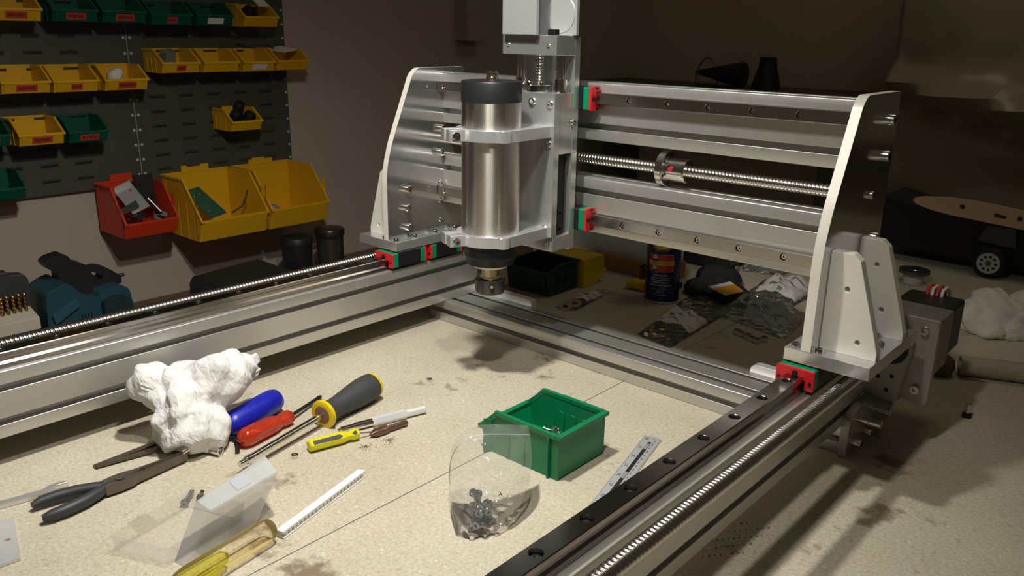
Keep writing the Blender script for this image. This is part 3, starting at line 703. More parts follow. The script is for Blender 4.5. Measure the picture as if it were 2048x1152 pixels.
# ------------------------------------------------------------------ tap rod, countersink
a, b = Vector((-.7885, .5660, .0060)), Vector((-.7550, .6850, .0060)); d_ = (b-a).normalized(); L_ = (b-a).length
rod = thing('stepped_rod', 'bright stepped aluminium rod lying behind the small yellow screwdriver', 'rod', (-.772, .62, 0))
MB().lathe([(.0022, 0), (.0022, .004), (.0040, .005), (.0040, .022), (.0050, .0225), (.0050, .047)], a, d_, 24).build('thin_end', STEEL, rod, smooth=30)
MB().lathe([(.0062, .047), (.0065, .048), (.0065, .094), (.0060, .095)], a, d_, 6).build('hex_body', mat('satin_aluminium', (.85, .85, .84), .35, .4), rod)
MB().lathe([(.0052, .095), (.0052, L_-.001), (.0046, L_)], a, d_, 24).build('round_end', MATS['satin_aluminium'], rod, smooth=30)
a, b = Vector((-.7520, .5870, .0054)), Vector((-.7445, .6430, .0046)); d_ = (b-a).normalized(); L_ = (b-a).length
cs = thing('countersink_bit', 'brown steel countersink bit with a pointed fluted tip', 'drill bit', (-.748, .615, 0))
CSM = mat('brown_tool_steel', (.20, .115, .085), .35, .7)
m = MB(); q = d_.to_track_quat('Z', 'Y'); rings = []
for z, r in ((0, .0005), (.0085, .0056), (.012, .0058), (.026, .0058), (.028, .0040)):
    rings.append([a+q @ Vector((r*(1-(.28 if (k % 8) in (0, 1) and z < .013 else 0))*math.cos(k*2*PI/24), r*(1-(.28 if (k % 8) in (0, 1) and z < .013 else 0))*math.sin(k*2*PI/24), z)) for k in range(24)])
m.loft(rings).build('cutting_head', CSM, cs, smooth=40)
MB().lathe([(.0040, .0275), (.0040, L_-.001), (.0034, L_)], a, d_, 18).build('shank', CSM, cs, smooth=35)
for i, (x, y, n_) in enumerate(((-.7385, .5700, 70), (-.7300, .6000, 80))):     # swarf
    m = MB()
    for k in range(n_):
        r = abs(random.gauss(0, .0055)); th = random.uniform(0, 6.28); px, py = x+r*math.cos(th), y+r*math.sin(th); l = random.uniform(.0012, .003); an = random.uniform(0, 3.14)
        z = .0002+max(0, .0012*(1-r/.009)); dx, dy = l/2*math.cos(an), l/2*math.sin(an); nx_, ny_ = -.0002*math.sin(an), .0002*math.cos(an)
        m.loft([[(px-dx+nx_, py-dy+ny_, z), (px-dx-nx_, py-dy-ny_, z), (px-dx, py-dy, z+.0003)], [(px+dx+nx_, py+dy+ny_, z), (px+dx-nx_, py+dy-ny_, z), (px+dx, py+dy, z+.0006)]])
    o = m.build('metal_swarf', mat('swarf', (.42, .32, .2), .4, .5), kind='stuff')
    tag(o, ['small pile of brown metal shavings next to the yellow screwdriver tip', 'small pile of brown metal shavings in front of the countersink bit'][i], 'shavings')

# ------------------------------------------------------------------ pliers
pl = thing('needle_nose_pliers', 'black-handled needle nose pliers with dark steel jaws', 'pliers', (-.86, .31, 0))
BG = mat('black_vinyl_grip', (.028, .03, .034), .5)
PST = mat('plier_steel', (.16, .135, .11), .38, .85, var=.2, vscale=60)
MB().tube([(-.8800, .2405, .0080), (-.8815, .2500, .0082), (-.8795, .2660, .0085), (-.8745, .2840, .0088), (-.8665, .3000, .0090), (-.8615, .3080, .009)], [.0035, .0062, .0066, .0066, .0062, .0052], 14).build('handle', BG, pl, smooth=60)
MB().tube([(-.8475, .2385, .0078), (-.8460, .2480, .0080), (-.8455, .2640, .0085), (-.8480, .2820, .0088), (-.8535, .2980, .0090), (-.8570, .3080, .009)], [.0035, .0062, .0066, .0066, .0062, .0052], 14).build('handle', BG, pl, smooth=60)
dj = Vector((-.004, .1, 0)).normalized(); sj = Vector((dj.y, -dj.x, 0)); o_ = Vector((-.8585, .3040, 0))
J = lambda u, v, w_: o_+dj*u+sj*v+Vector((0, 0, w_))
MB().prism([rpoly([(0, -.0085), (.016, -.0105), (.030, -.0095), (.036, -.0070), (.100, -.0016), (.100, -.0002), (.036, -.0002), (.034, .0), (0, .0)], .001)], J, .004, .014).build('jaw', PST, pl, bevel=.0008)
MB().prism([rpoly([(0, .0), (.034, .0), (.036, .0002), (.100, .0002), (.100, .0016), (.036, .0075), (.030, .0105), (.016, .0110), (0, .0085)], .001)], J, .0035, .0135).build('jaw', PST, pl, bevel=.0008)
MB().lathe([(.0052, 0), (.0052, .0006), (.003, .0008)], J(.020, 0, .0138), n=18).build('pivot', PST, pl, smooth=30)
MB().lathe([(.0026, 0), (.0026, .0003)], J(.046, 0, .0139), n=12).build('pivot_hole', DARK, pl)
# tweezers
tw = thing('steel_tweezers', 'dark steel tweezers with two blunt arms sticking out from under the tissue', 'tweezers', (-.915, .36, 0))
TWM = mat('dull_steel', (.13, .105, .08), .42, .8, var=.2, vscale=50)
for (p, q_, w0, w1) in (((-.9262, .3225), (-.9255, .4300), .0030, .0050), ((-.9235, .3235), (-.9040, .4250), .0026, .0036)):
    p = Vector((*p, 0)); q_ = Vector((*q_, 0)); d_ = (q_-p).normalized(); s_ = Vector((d_.y, -d_.x, 0)); L_ = (q_-p).length
    z0 = .0006 if w1 > .004 else .0012
    MB().prism([[(0, -w0), (L_, -w1), (L_, w1), (0, w0)]], lambda u, v, w_: p+d_*u+s_*v+Vector((0, 0, w_+u*.03)), z0, z0+.003).build('arm', TWM, tw, bevel=.0004)
# open spanner
sp_ = thing('open_spanner', 'chrome open-ended spanner with its jaw beside the pliers', 'spanner', (-.915, .24, 0))
CHR = mat('satin_chrome', (.72, .72, .73), .28, 1)
a, b = Vector((-.9270, .1600, .0)), Vector((-.9060, .2640, .0)); d_ = (b-a).normalized(); s_ = Vector((d_.y, -d_.x, 0)); L_ = (b-a).length
ang = math.radians(15)
hx_ = [(0, -.0048), (L_-.004, -.0042), (L_+.003, -.0095), (L_+.012, -.0112), (L_+.021, -.0085), (L_+.0225, -.0062), (L_+.010, -.0050), (L_+.0075, -.0015), (L_+.0080, .0025), (L_+.011, .0050), (L_+.0225, .0052), (L_+.0225, .0085), (L_+.013, .0112), (L_+.003, .0092), (L_-.004, .0042), (0, .0048)]
MB().prism([rpoly(hx_, .0008, 2)], lambda u, v, w_: a+d_*u+s_*v+Vector((0, 0, w_)), .0006, .0056).build('jaw_and_shank', CHR, sp_, bevel=.0012)
# aluminium plate corner, bottom left
m = MB(); m.prism([rpoly([(-.8050, .1300), (-.8000, .2012), (-.8785, .2215), (-.9000, .1500)], .001), circ(-.8400, .2030, .0028, 14)], XY, .0005, .0035)
tag(m.build('aluminium_plate', mat('plate_grey', (.62, .62, .63), .4, .6), bevel=.0004), 'thin grey aluminium plate with a drilled hole at the lower left edge', 'metal plate')

# ------------------------------------------------------------------ milky plastic box
MILK = milk('milky_plastic', (.98, .98, .975), .22, (.92, .92, .94)); MILK2 = milk('clear_tray_plastic', (.985, .98, .975), .14, (.93, .92, .90))
bxr = thing('plastic_case', 'open milky plastic case with its lid standing up', 'case', (-.71, .33, 0))
def panel(m, pts, th):
    p = [Vector(x) for x in pts]; n_ = (p[1]-p[0]).cross(p[-1]-p[0]).normalized()*th
    k = len(p); m.add(p+[x+n_ for x in p], [tuple(range(k))[::-1], tuple(range(k, 2*k))]+[(i, (i+1) % k, k+(i+1) % k, k+i) for i in range(k)])
tA, tB, tC, tD = (-.7480, .2700, .0005), (-.6900, .2960, .0005), (-.7060, .3800, .0005), (-.7680, .3560, .0005)
def rise(p, dz, k=.06):
    c = Vector((-.728, .3255, 0)); v = Vector(p); o = v+(v-c)*k; return (o.x, o.y, dz)
m = MB(); panel(m, [tA, tB, tC, tD], .0012)
for p, q_ in ((tA, tB), (tB, tC), (tC, tD), (tD, tA)): panel(m, [p, q_, rise(q_, .020), rise(p, .020)], .0012)
tr = m.build('tray', MILK2, bxr)
m = MB(); panel(m, [rise((-.7560, .305, 0), .0195, .13), rise((-.7600, .325, 0), .0195, .13), (-.790, .322, .012), (-.786, .300, .012)], .001); m.build('latch', MILK2, bxr)
lb = [(-.6900, .3000, .0008), (-.6725, .3030, .0008), (-.6870, .3830, .0008), (-.7060, .3800, .0008)]
lt = [(-.6960, .3305, .0500), (-.6720, .3310, .0490), (-.6870, .4150, .0500), (-.7240, .4240, .0510)]
m = MB(); panel(m, lb, .001)
for i in range(4): j = (i+1) % 4; panel(m, [lb[i], lb[j], lt[j], lt[i]], .0012)
m.build('lid_shell', MILK, bxr)
m = MB(); panel(m, lt, .0012); m.build('lid_top', milk('milky_top', (.97, .975, .98), .50, (.84, .86, .90)), bxr)
m = MB(); P = lambda s_, t_: Vector(lt[0])*(1-s_)*(1-t_)+Vector(lt[1])*s_*(1-t_)+Vector(lt[2])*s_*t_+Vector(lt[3])*(1-s_)*t_+Vector((0, 0, .0014))
panel(m, [P(.15, .42), P(.85, .42), P(.85, .62), P(.15, .62)], .0012); m.build('lid_clasp', MATS['milky_top'], bxr)
loose('machine_screw', MSB, (-.783, .3790, .0040), (PI/2, .1, .9), 'black cap screw lying behind the milky case, upper of two', 'screw')
loose('machine_screw', MSL, (-.790, .3710, .0046), (PI/2, 0, .75), 'grey screw lying under the black cap screw behind the milky case', 'screw')

# ------------------------------------------------------------------ white ribbed strip
st = thing('white_strip', 'narrow white bar with a ribbed clear side lying on the chipboard', 'strip', (-.67, .455, 0))
a, b = Vector((-.6500, .3905, 0)), Vector((-.6855, .5230, 0)); d_ = (b-a).normalized(); s_ = Vector((d_.y, -d_.x, 0)); L_ = (b-a).length
F_ = lambda u, v, w_: a+d_*u+s_*v+Vector((0, 0, w_))
MB().prism([[(0, -.005), (L_, -.005), (L_, .004), (0, .004)]], F_, .006, .0085).build('top_cover', mat('gloss_white', (.86, .86, .85), .3), st, bevel=.0004)
MB().prism([[(0, -.005), (L_, -.005), (L_, .001), (0, .001)]], F_, .0004, .006).build('base', mat('pale_grey_plastic', (.6, .58, .54), .4), st)
MB().prism([[(0, .001), (L_, .001), (L_, .0046), (0, .0046)]], F_, .0004, .0015).build('base_lip', MATS['gloss_white'], st)
for k in range(22):
    u = .003+k*(L_-.006)/21.5
    MB().prism([[(u, .001), (u+.0026, .001), (u+.0034, .0042), (u+.0010, .0042)]], F_, .0015, .006).build('rib', mat('rib_plastic', (.78, .75, .70), .3), st)

# ------------------------------------------------------------------ nuts, hex key, socket
loose('hex_nut', NUT5, (-.7790, .4955, .0004), (0, 0, .3), 'small shiny hex nut lying alone in front of the large screwdriver', 'nut')
loose('hex_nut', NUT5, (-.8270, .7600, .0004), (0, 0, .8), 'small shiny hex nut lying alone towards the cross beam', 'nut')
hk = MB().tube([(-.8660, .4420, .0035), (-.8700, .4520, .004), (-.8725, .4610, .0045), (-.8700, .4668, .0047), (-.8630, .4680, .0047), (-.8540, .4640, .0045), (-.8430, .4580, .004), (-.8360, .4535, .0032)], .0026, 6).build('hex_key', BLKST, smooth=20)
tag(hk, 'bent black hex key between the tissue and the large screwdriver tip', 'hex key')
so = thing('nut_driver', 'dark nut driver with an open hexagonal socket end under the tissue', 'tool', (-.86, .43, 0))
a = Vector((-.8465, .4375, .0062)); d_ = Vector((-.55, -.20, .02)).normalized(); q = d_.to_track_quat('Z', 'Y')
m = MB()
m.loft([[a+q @ Vector((.0036*math.cos(PI/3*(k//4)+PI/3*(k % 4)/4), .0036*math.sin(PI/3*(k//4)+PI/3*(k % 4)/4), .006)) for k in range(24)], [a+q @ Vector((.0037*math.cos(2*PI*k/24)*(1/math.cos(((2*PI*k/24) % (PI/3))-PI/6))*.9, .0037*math.sin(2*PI*k/24)*(1/math.cos(((2*PI*k/24) % (PI/3))-PI/6))*.9, 0)) for k in range(24)],
        [a+q @ Vector((.0056*math.cos(2*PI*k/24), .0056*math.sin(2*PI*k/24), 0)) for k in range(24)], [a+q @ Vector((.0056*math.cos(2*PI*k/24), .0056*math.sin(2*PI*k/24), .014)) for k in range(24)]])
m.build('socket', STEEL, so, smooth=30)
MB().cyl(a+d_*.012, a+d_*.06, .0045, n=14).build('shank', BLKST, so, smooth=40)

# ------------------------------------------------------------------ storage bins
def bin_mb(w_, d, h, lip, t=.0022, flat=.60, base=.90, ribs=3, wing=.0):
    m = MB(); y0, y1 = -w_/2, w_/2; g = .0003
    m.box(g, d*base-g, y0+g, y1-g, g, t)
    m.box(g, t, y0+g, y1-g, 0, h-g)
    sd = [(0, 0), (d*base, 0), (d, lip), (d*flat, h), (0, h)]
    for a_, b_ in ((y0, y0+t), (y1-t, y1)): m.prism([sd], XZ, a_, b_)
    m.prism([[(d*base-t, g), (d*base+g, g), (d+g, lip), (d-t, lip)]], XZ, y0+g, y1-g)
    # rims
    e = .0022
    for a_, b_ in ((y0-e, y0+t+g*2), (y1-t-g*2, y1+e)):
        m.box(.0035, d*flat, a_, b_, h-.005, h+.0006)
        m.prism([[(d*flat-.002, h+.0005), (d*flat-.004, h-.006), (d-.0045, lip-.002), (d+.0015, lip+.0008)]], XZ, a_+g, b_-g)
    m.box(-.004, .0032, y0-e, y1+e, h-.004, h+.0010)
    m.prism([[(d-.004, lip-.004), (d+.0025, lip-.004), (d+.003, lip+.0014), (d-.004, lip+.0014)]], XZ, y0-e-g, y1+e+g)
    m.prism([[(d*base+.001, .001), (d*base+.0025, .001), (d+.0025, lip-.0045), (d+.001, lip-.0045)]], XZ, y0+.004, y1-.004)
    for k in range(ribs):
        x = d*(.18+.22*k)
        for s_ in (y0, y1): m.box(x, x+.0025, s_-.0012 if s_ < 0 else s_, s_ if s_ < 0 else s_+.0012, .0, h*.62)
    return m
def wing_mb(m, w_, d, h, lip, e=.009):
    # flared stacking wings at the front edges of the sides
    for s_ in (-1, 1):
        y = s_*w_/2; m.prism([[(d*.84, y), (d*.86, y), (d*.90, y+s_*e), (d*.885, y+s_*e)]], XY, .001, h*.80)
        m.prism([[(d*.10, y), (d*.12, y), (d*.12, y+s_*e*.45), (d*.10, y+s_*e*.45)]], XY, .0005, h*.92)
    return m
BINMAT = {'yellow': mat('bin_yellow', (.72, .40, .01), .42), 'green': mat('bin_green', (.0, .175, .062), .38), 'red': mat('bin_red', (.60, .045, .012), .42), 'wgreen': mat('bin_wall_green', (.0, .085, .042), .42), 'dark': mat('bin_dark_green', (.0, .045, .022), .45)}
gb = thing('storage_bin', 'bright green open-fronted storage bin holding screws on the chipboard', 'storage bin', (-.514, .7135, .0004), PI, 'open-fronted plastic storage bins')
m = bin_mb(.090, .122, .056, .030, ribs=0, flat=.80); wing_mb(m, .090, .122, .056, .030)
for x in (.05, .075):
    for s_ in (-1, 1): m.box(x, x+.003, -.0465 if s_ < 0 else .045, -.045 if s_ < 0 else .0465, 0, .034)
for k in range(3):      # arched relief on the inner side wall
    m.prism([[(.030+k*.018+.006*math.cos(PI*j/8), .030+.006*math.sin(PI*j/8)) for j in range(9)]+[(.024+k*.018, .005), (.036+k*.018, .005)]], XZ, -.0428, -.0416)
m.box(.004, .066, -.047, -.043, .052, .0575)
m.build('bin_body', BINMAT['green'], gb, world=False, bevel=.0005)
for k in range(26):
    lay = k//8; x = -.536-random.random()*(.062-.008*lay); y = .730-random.random()*(.030-.005*lay)
    loose('machine_screw', MSC, (x, y, .0052+.0062*lay), (random.uniform(1.3, 1.7), random.uniform(-.3, .3), random.uniform(0, 6.2)), 'small steel machine screw heaped inside the bright green bin', 'screw', 'screws in the bright green bin')

# ------------------------------------------------------------------ zip bag with screws
BAGF = milk('bag_film', (.992, .992, .988), .10, (.97, .97, .97), .10, 1.24)
cor = {'b': [(-.5200, .5120, .001), (-.5050, .5280, .001), (-.4970, .5450, .001), (-.4930, .5580, .001)],
       't': [(-.5740, .5560, .025), (-.5640, .5640, .064), (-.5380, .5930, .081), (-.5340, .6360, .076)]}
def bez(P, t):
    P = [Vector(p) for p in P]
    while len(P) > 1: P = [P[i]*(1-t)+P[i+1]*t for i in range(len(P)-1)]
    return P[0]
bt = [(-.5740, .5560, .025), (-.5740, .5450, .110), (-.5380, .5700, .100), (-.5335, .6370, .076)]
bg = thing('zip_bag', 'clear plastic zip bag of screws slumped against the bright green bin', 'bag', (-.52, .56, 0))
nvec = Vector((.62, -.72, .30)).normalized(); n_ = 44; vs = []; fs = []
for sgn in (1, -1):
    for i in range(n_+1):
        for j in range(n_+1):
            u = i/n_; v = j/n_
            top = bez(bt, u); bot = bez(cor['b'], u)
            p = bot*(1-v)+top*v
            if u > .5: p += Vector((.012, .006, 0))*math.sin(PI*v)*(u-.5)*2
            else: p += Vector((-.010, .004, 0))*math.sin(PI*v)*(.5-u)*2
            e = (max(0, math.sin(PI*u))**.6)*(max(0, 1-v**3))*(min(1, v*5+.35))
            dd, _ = noise.voronoi(Vector((p.x*60, p.y*60, p.z*38+sgn*3)))
            k = .010*(1-.45*v)+.0085*min(1, dd[1]-dd[0])+.004*noise.noise(p*70)+.006*abs(((u*4.5-v*1.6+.5*noise.noise(p*25)) % 1)-.5)*2
            p = p+nvec*sgn*k*e
            if p.z < .0006: p.z = .0006
            vs.append(p)
N_ = (n_+1)**2
for i in range(n_):
    for j in range(n_): a_ = i*(n_+1)+j; fs.append((a_, a_+1, a_+n_+2, a_+n_+1)); fs.append((N_+a_+n_+1, N_+a_+n_+2, N_+a_+1, N_+a_))
bgf = MB().add(vs, fs).build('film', BAGF, bg, smooth=50)
zl = [vs[i*(n_+1)+n_-4]+nvec*.0006 for i in range(n_+1)]
MB().tube(zl, .0006, 6).build('zip_seal', film('zip_film', (.95, .95, .95), .35, .2), bg, smooth=60)
fm = vs[32*(n_+1)+16]+nvec*.0012
ax_ = Vector((.75, .65, 0)).normalized(); ay_ = nvec.cross(ax_)*-1
text_mb('A', .0065, lambda x, y: fm+ax_*x+Vector((0, 0, 1))*y).build('pen_mark', INK, bg)
for k in range(11):
    x = -.5235+random.uniform(-.010, .010); y = .5560+random.uniform(-.012, .012)
    loose('machine_screw', MSL, (x, y, .0052+.0035*(k % 3)), (PI/2+random.uniform(-.25, .25), random.uniform(-.2, .2), .75+random.uniform(-.6, .6)+(PI if k % 2 else 0)), 'grey machine screw inside the clear zip bag', 'screw', 'screws in the zip bag')

# ------------------------------------------------------------------ steel rule
a = Vector((-.5020, .8326, 0)); d_ = Vector((.0435, -.1726, 0)).normalized(); s_ = Vector((-d_.y, d_.x, 0))
ru = thing('steel_rule', 'grey metal rule with black numbers reaching under the near right beam', 'ruler', (-.44, .65, 0))
F_ = lambda u, v, w_: a+d_*u+s_*v+Vector((0, 0, w_))
W_ = .0225; L_ = .66
MB().prism([rpoly([(0, 0), (L_, 0), (L_, W_), (0, W_)], [.002, 0, 0, .004]), circ(.005, W_*.62, .0019, 14)], F_, .0004, .0016).build('blade', mat('rule_alu', (.62, .62, .64), .4, .5), ru)
zt = .00175
MB().prism([[(.016, .0095), (L_, .0095), (L_, .0140), (.016, .0140)]], F_, .0016, zt).build('black_band', mat('band_black', (.012, .012, .012), .5), ru)
for i in range(26):   # inch numbers read across the rule
    f = lambda x, y, i=i: F_(.0085+.0254*i, .0056, zt)+(-d_*x-s_*y)
    text_mb(str(40-i), .0062, f).build('inch_number', INK, ru)
m = MB()
for i in range(int(L_/.0254*16)):
    u = .003+.0254*i/16; l = .0032 if i % 16 == 0 else (.0022 if i % 8 == 0 else .0013)
    m.prism([[(u, 0), (u+.0002, 0), (u+.0002, l), (u, l)]], F_, .0016, zt)
for i in range(int((L_-.01)/.002)):
    u = .006+.002*i; l = .0026 if i % 5 == 0 else .0015
    m.prism([[(u, W_-l), (u+.0002, W_-l), (u+.0002, W_), (u, W_)]], F_, .0016, zt)
m.build('graduations', INK, ru, kind='stuff')
for i in range(30):
    f = lambda x, y, i=i: F_(.012+.01*i, .0168, zt)+(-d_*x-s_*y)
    text_mb(str(1010-10*i), .0034, f).build('millimetre_number', INK, ru)
pm = mat('band_print', (.5, .5, .5), .5)
for u0 in (.021, .100):
    m = MB()
    for k in range(3): m.prism([[(u0, .0102+k*.0012), (u0+.016, .0102+k*.0012), (u0+.016, .0108+k*.0012), (u0, .0108+k*.0012)]], F_, .0016, zt+.0001)
    m.build('band_print', pm, ru)
# ------------------------------------------------------------------ louvred wall panels and bins
PAN = mat('panel_paint', (.075, .078, .062), .45, .2, var=.12, vscale=20)
lm = MB(); lm.loft([[(0, -.020, .004), (0, .020, .004), (0, .020, -.004), (0, -.020, -.004)], [(.0085, -.0165, .0020), (.0085, .0165, .0020), (.0015, .018, -.0035), (.0015, -.018, -.0035)]])
lo = lm.build('louver', PAN); LOUV = lo.data; bpy.data.objects.remove(lo)
dm = MB().lathe([(.0038, 0), (.0036, .001), (.002, .0016)], axis=(1, 0, 0), n=10).build('rivet', mat('rivet_pale', (.50, .48, .44), .5)); RIV = dm.data; bpy.data.objects.remove(dm)
for i, (y0, y1, lab) in enumerate(((.36, .9415, 'dark grey louvred wall panel, the left one behind the stacked rows of bins'), (.9435, 1.386, 'dark grey louvred wall panel, the right one with mostly bare louvres'))):
    p = thing('louvre_panel', lab, 'wall panel', (-2.09, (y0+y1)/2, .106), 0, 'louvred panels on the left wall')
    MB().box(-2.0999, -2.0835, y0, y1, .106, .64).build('sheet', PAN, p)
    ncol = int((y1-y0-.05)/.0775)
    for r in range(14):
        for c in range(ncol):
            inst('louver', LOUV, p, (-2.0835, y0+.058+.0775*c, .138+.0363*r), (0, 0, 1))
    for r in range(14):
        for y in ((y1-.0065,) if i == 0 else (y0+.007, y1-.006)):
            inst('rivet', RIV, p, (-2.0835, y, .130+.0368*r), (0, 0, 1))
    if i == 0: MB().box(-2.0835, -2.0815, y1-.001, y1+.001, .106, .64).build('edge_strip', mat('strip_pale', (.35, .31, .25), .5), p)
BINS = [('yellow', .6736, .4954, .1037, 'red'), ('green', .7934, .4953, .0983, 'red'), ('green', .9012, .4948, .1023, 'red'), ('green', 1.0138, .4909, .105, 'redn'), ('green', 1.1258, .4912, .1015, 'white'), ('yellow', 1.2560, .4904, .1030, None),
        ('yellow', .6720, .3465, .1005, 'red'), ('yellow', .7752, .3455, .1000, 'redn'), ('yellow', .8880, .3450, .1030, 'red'), ('yellow', 1.0248, .3800, .0985, 'redn'), ('yellow', 1.1330, .3795, .1000, None), ('yellow', 1.2400, .3785, .0960, 'white'), ('yellow', 1.3450, .3795, .1010, None),
        ('green', .5828, .2385, .0900, 'red'), ('yellow', .6875, .2350, .0960, 'red'), ('green', .7880, .2330, .0900, 'red'), ('yellow', 1.1913, .2285, .0924, None), ('green', .5960, .1240, .0900, None)]
BL = ['yellow wall bin with a red label, leftmost of the top row', 'dark green bin with a red label beside the top left yellow bin', 'dark green bin with a long red label, second green from left in top row', 'dark green bin with a short red label, third green in the top row', 'dark green bin with a white label in the top row', 'yellow bin at the right end of the top row with dark parts inside',
      'yellow bin with a long red label, leftmost of the row of three', 'yellow bin with a short red label, middle of the row of three', 'yellow bin with red label and a white tag inside, right of the row of three', 'yellow bin with a small red label, first in the row of four', 'unlabelled yellow bin, second in the row of four', 'yellow bin with a white label, third in the row of four', 'unlabelled yellow bin at the right end of the row of four holding papers',
      'green bin cut off by the left edge beside the lone labelled yellow bin', 'yellow bin with a red label between two green bins', 'dark green bin with a red label right of a yellow bin in third row', 'single small yellow bin with dark knobs hanging alone on the right panel', 'dark green bin alone at the lower left corner of the panels']
LRED = mat('label_red', (.55, .05, .035), .6); LWHT = mat('label_white', (.72, .70, .66), .6)
def wallbin(i, col, y, z, w_, d, h, lip, lab, label, tab=False, xw=-2.083):
    o = thing('storage_bin', label, 'storage bin', (xw, y, z), 0, 'open-fronted plastic storage bins')
    m = bin_mb(w_-.005, d, h, lip)
    if tab: m.box(-.0005, .0025, -w_*.20, w_*.20, h, h+.016); wing_mb(m, w_-.005, d, h, lip, .0024)
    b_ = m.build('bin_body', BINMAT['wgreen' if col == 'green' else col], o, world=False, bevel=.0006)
    if lab:
        l2 = .021 if lab != 'redn' else .012
        zz0, zz1 = lip*.20, lip*.76
        def sl(zq, off): return d*.90+.0027+d*.10*(zq-.001)/(lip-.0055)+off
        m = MB(); m.prism([[(sl(zz0, 0), zz0), (sl(zz0, .0006), zz0), (sl(zz1, .0006), zz1), (sl(zz1, 0), zz1)]], XZ, -l2, l2)
        lb_ = m.build('label_sticker', LWHT if lab == 'white' else LRED, o, world=False)
        if lab != 'white':
            m = MB(); n_ = 7 if l2 > .015 else 4
            for k in range(n_):
                za_, zb_ = zz0+(zz1-zz0)*.28, zz0+(zz1-zz0)*.72; ya = -l2*.8+k*l2*1.6/n_
                m.prism([[(sl(za_, .0005), za_), (sl(za_, .0009), za_), (sl(zb_, .0009), zb_), (sl(zb_, .0005), zb_)]], XZ, ya, ya+l2*1.1/n_)
            m.build('label_print', mat('label_ink', (.16, .02, .015), .6), lb_, world=False)
    return o
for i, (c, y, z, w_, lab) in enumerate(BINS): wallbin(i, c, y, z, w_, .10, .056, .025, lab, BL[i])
wallbin(0, 'red', .8866, .004, .133, .150, .118, .038, None, 'medium red wall bin full of metal brackets below the panels', True)
wallbin(0, 'yellow', 1.0834, -.026, .192, .190, .150, .055, None, 'large yellow wall bin with green circuit boards beside the red bin', True)
wallbin(0, 'yellow', 1.2800, -.026, .186, .190, .150, .055, None, 'large yellow wall bin at the right, nearly empty, above the glass jar', True)
# contents of the bins
BRK = mat('zinc_bracket', (.55, .54, .52), .35, .7); DKP = mat('dark_part', (.03, .028, .026), .45, .4); PCB = mat('pcb_green', (.03, .10, .055), .45, var=.4, vscale=120)
def bracket(name, loc, rot, sx, sy, t, mt, label, cat='bracket', group=None, leg=.0):
    m = MB(); m.prism([rpoly([(-sx/2, -sy/2), (sx/2, -sy/2), (sx/2, sy/2), (-sx/2, sy/2)], .002), circ(-sx*.28, sy*.2, .0028, 10), circ(sx*.28, -sy*.2, .0028, 10)], XY, 0, t)
    if leg: m.box(-sx/2, -sx/2+t, -sy/2, sy/2, 0, leg)
    o = m.build(name, mt); o.location = loc; o.rotation_euler = rot; return tag(o, label, cat, group)
bracket('metal_bracket', (-1.998, .872, .088), (.5, .75, .3), .075, .045, .002, BRK, 'large pale angle bracket standing at the back of the red bin', leg=.02)
bracket('metal_bracket', (-1.972, .910, .070), (-.5, .9, .9), .045, .030, .002, BRK, 'small square plate with holes leaning in the red bin')
bracket('metal_bracket', (-1.985, .850, .066), (.7, -.5, 1.2), .06, .02, .002, mat('grey_iron', (.22, .22, .21), .4, .8), 'narrow grey toothed strip along the left side of the red bin')
bracket('plastic_part', (-2.035, .920, .095), (1.45, 0, 1.57), .045, .085, .010, DKP, 'tall dark block standing at the back right of the red bin', 'part')
for k in range(9): bracket('metal_scrap', (-1.99+.045*random.random(), .842+.09*random.random(), .040+.012*random.random()), (random.uniform(-.5, .5), random.uniform(-.5, .5), random.random()*3), .03, .018, .0025, BRK if k % 3 == 0 else DKP, 'small dark or shiny metal scrap in the heap in the red bin', 'scrap', 'scraps in the red bin')
bracket('circuit_board', (-1.975, 1.045, .058), (.15, .55, .25), .11, .05, .002, PCB, 'green circuit board lying along the left side of the large yellow bin', 'circuit board')
bracket('circuit_board', (-1.950, 1.120, .000), (.0, .12, .2), .07, .045, .002, mat('pcb_dark', (.02, .035, .025), .4, var=.4, vscale=100), 'dark circuit board lying deeper in the large yellow bin', 'circuit board')
tag(MB().tube([(-1.935, 1.095, .030), (-1.925, 1.120, .045), (-1.925, 1.135, .070), (-1.93, 1.142, .085)], .0022, 8).build('black_cable', BLACK, smooth=60), 'short curved black cable end rising from the large yellow bin', 'cable')
tag(crumple((-1.965, 1.235, .006), [((0, 0, 0), .022), ((-.03, -.005, .004), .018)], sub=4, amp=.006, sc=40, seed=9, floor=-.022).build('plastic_bag', film('bag_grey', (.85, .87, .88), .35, .2, (.45, .47, .48)), smooth=50), 'small crumpled clear bag in the nearly empty large yellow bin', 'bag')
for (x, y, z, r, lab) in ((-2.03, 1.185, .262, .017, 'black rubber stopper at the left in the single small yellow bin'), (-2.045, 1.205, .285, .014, 'black rubber stopper on top of two others in the small yellow bin'), (-2.02, 1.218, .258, .016, 'black rubber stopper at the right in the single small yellow bin')):
    tag(MB().lathe([(r*.5, -r), (r, -r*.6), (r, r*.5), (r*.8, r), (r*.3, r)], (x, y, z), (.5, .2, .8), 14).build('rubber_stopper', BLACK, smooth=40), lab, 'stopper', 'stoppers in the small yellow bin')
tag(crumple((-2.035, .882, .375), [((0, 0, 0), .017), ((0, .01, .008), .012)], sub=3, amp=.004, sc=60, seed=4, floor=.349).build('paper_tag', PAPER, smooth=40), 'white paper scrap lying in a yellow bin', 'paper')
m = MB(); m.box(-.03, .03, -.028, .028, 0, .003); o = m.build('paper_slips', PAPER); o.location = (-2.030, 1.340, .432); o.rotation_euler = (.12, .1, .3); tag(o, 'stack of pale paper slips on the end bin of the row of four', 'paper')
tag(MB().tube([(-2.06, 1.225, .452), (-2.03, 1.285, .445), (-2.02, 1.31, .436)], .002, 6).build('cable_tie', BLKST), 'thin dark rod lying across the row of four yellow bins', 'rod')
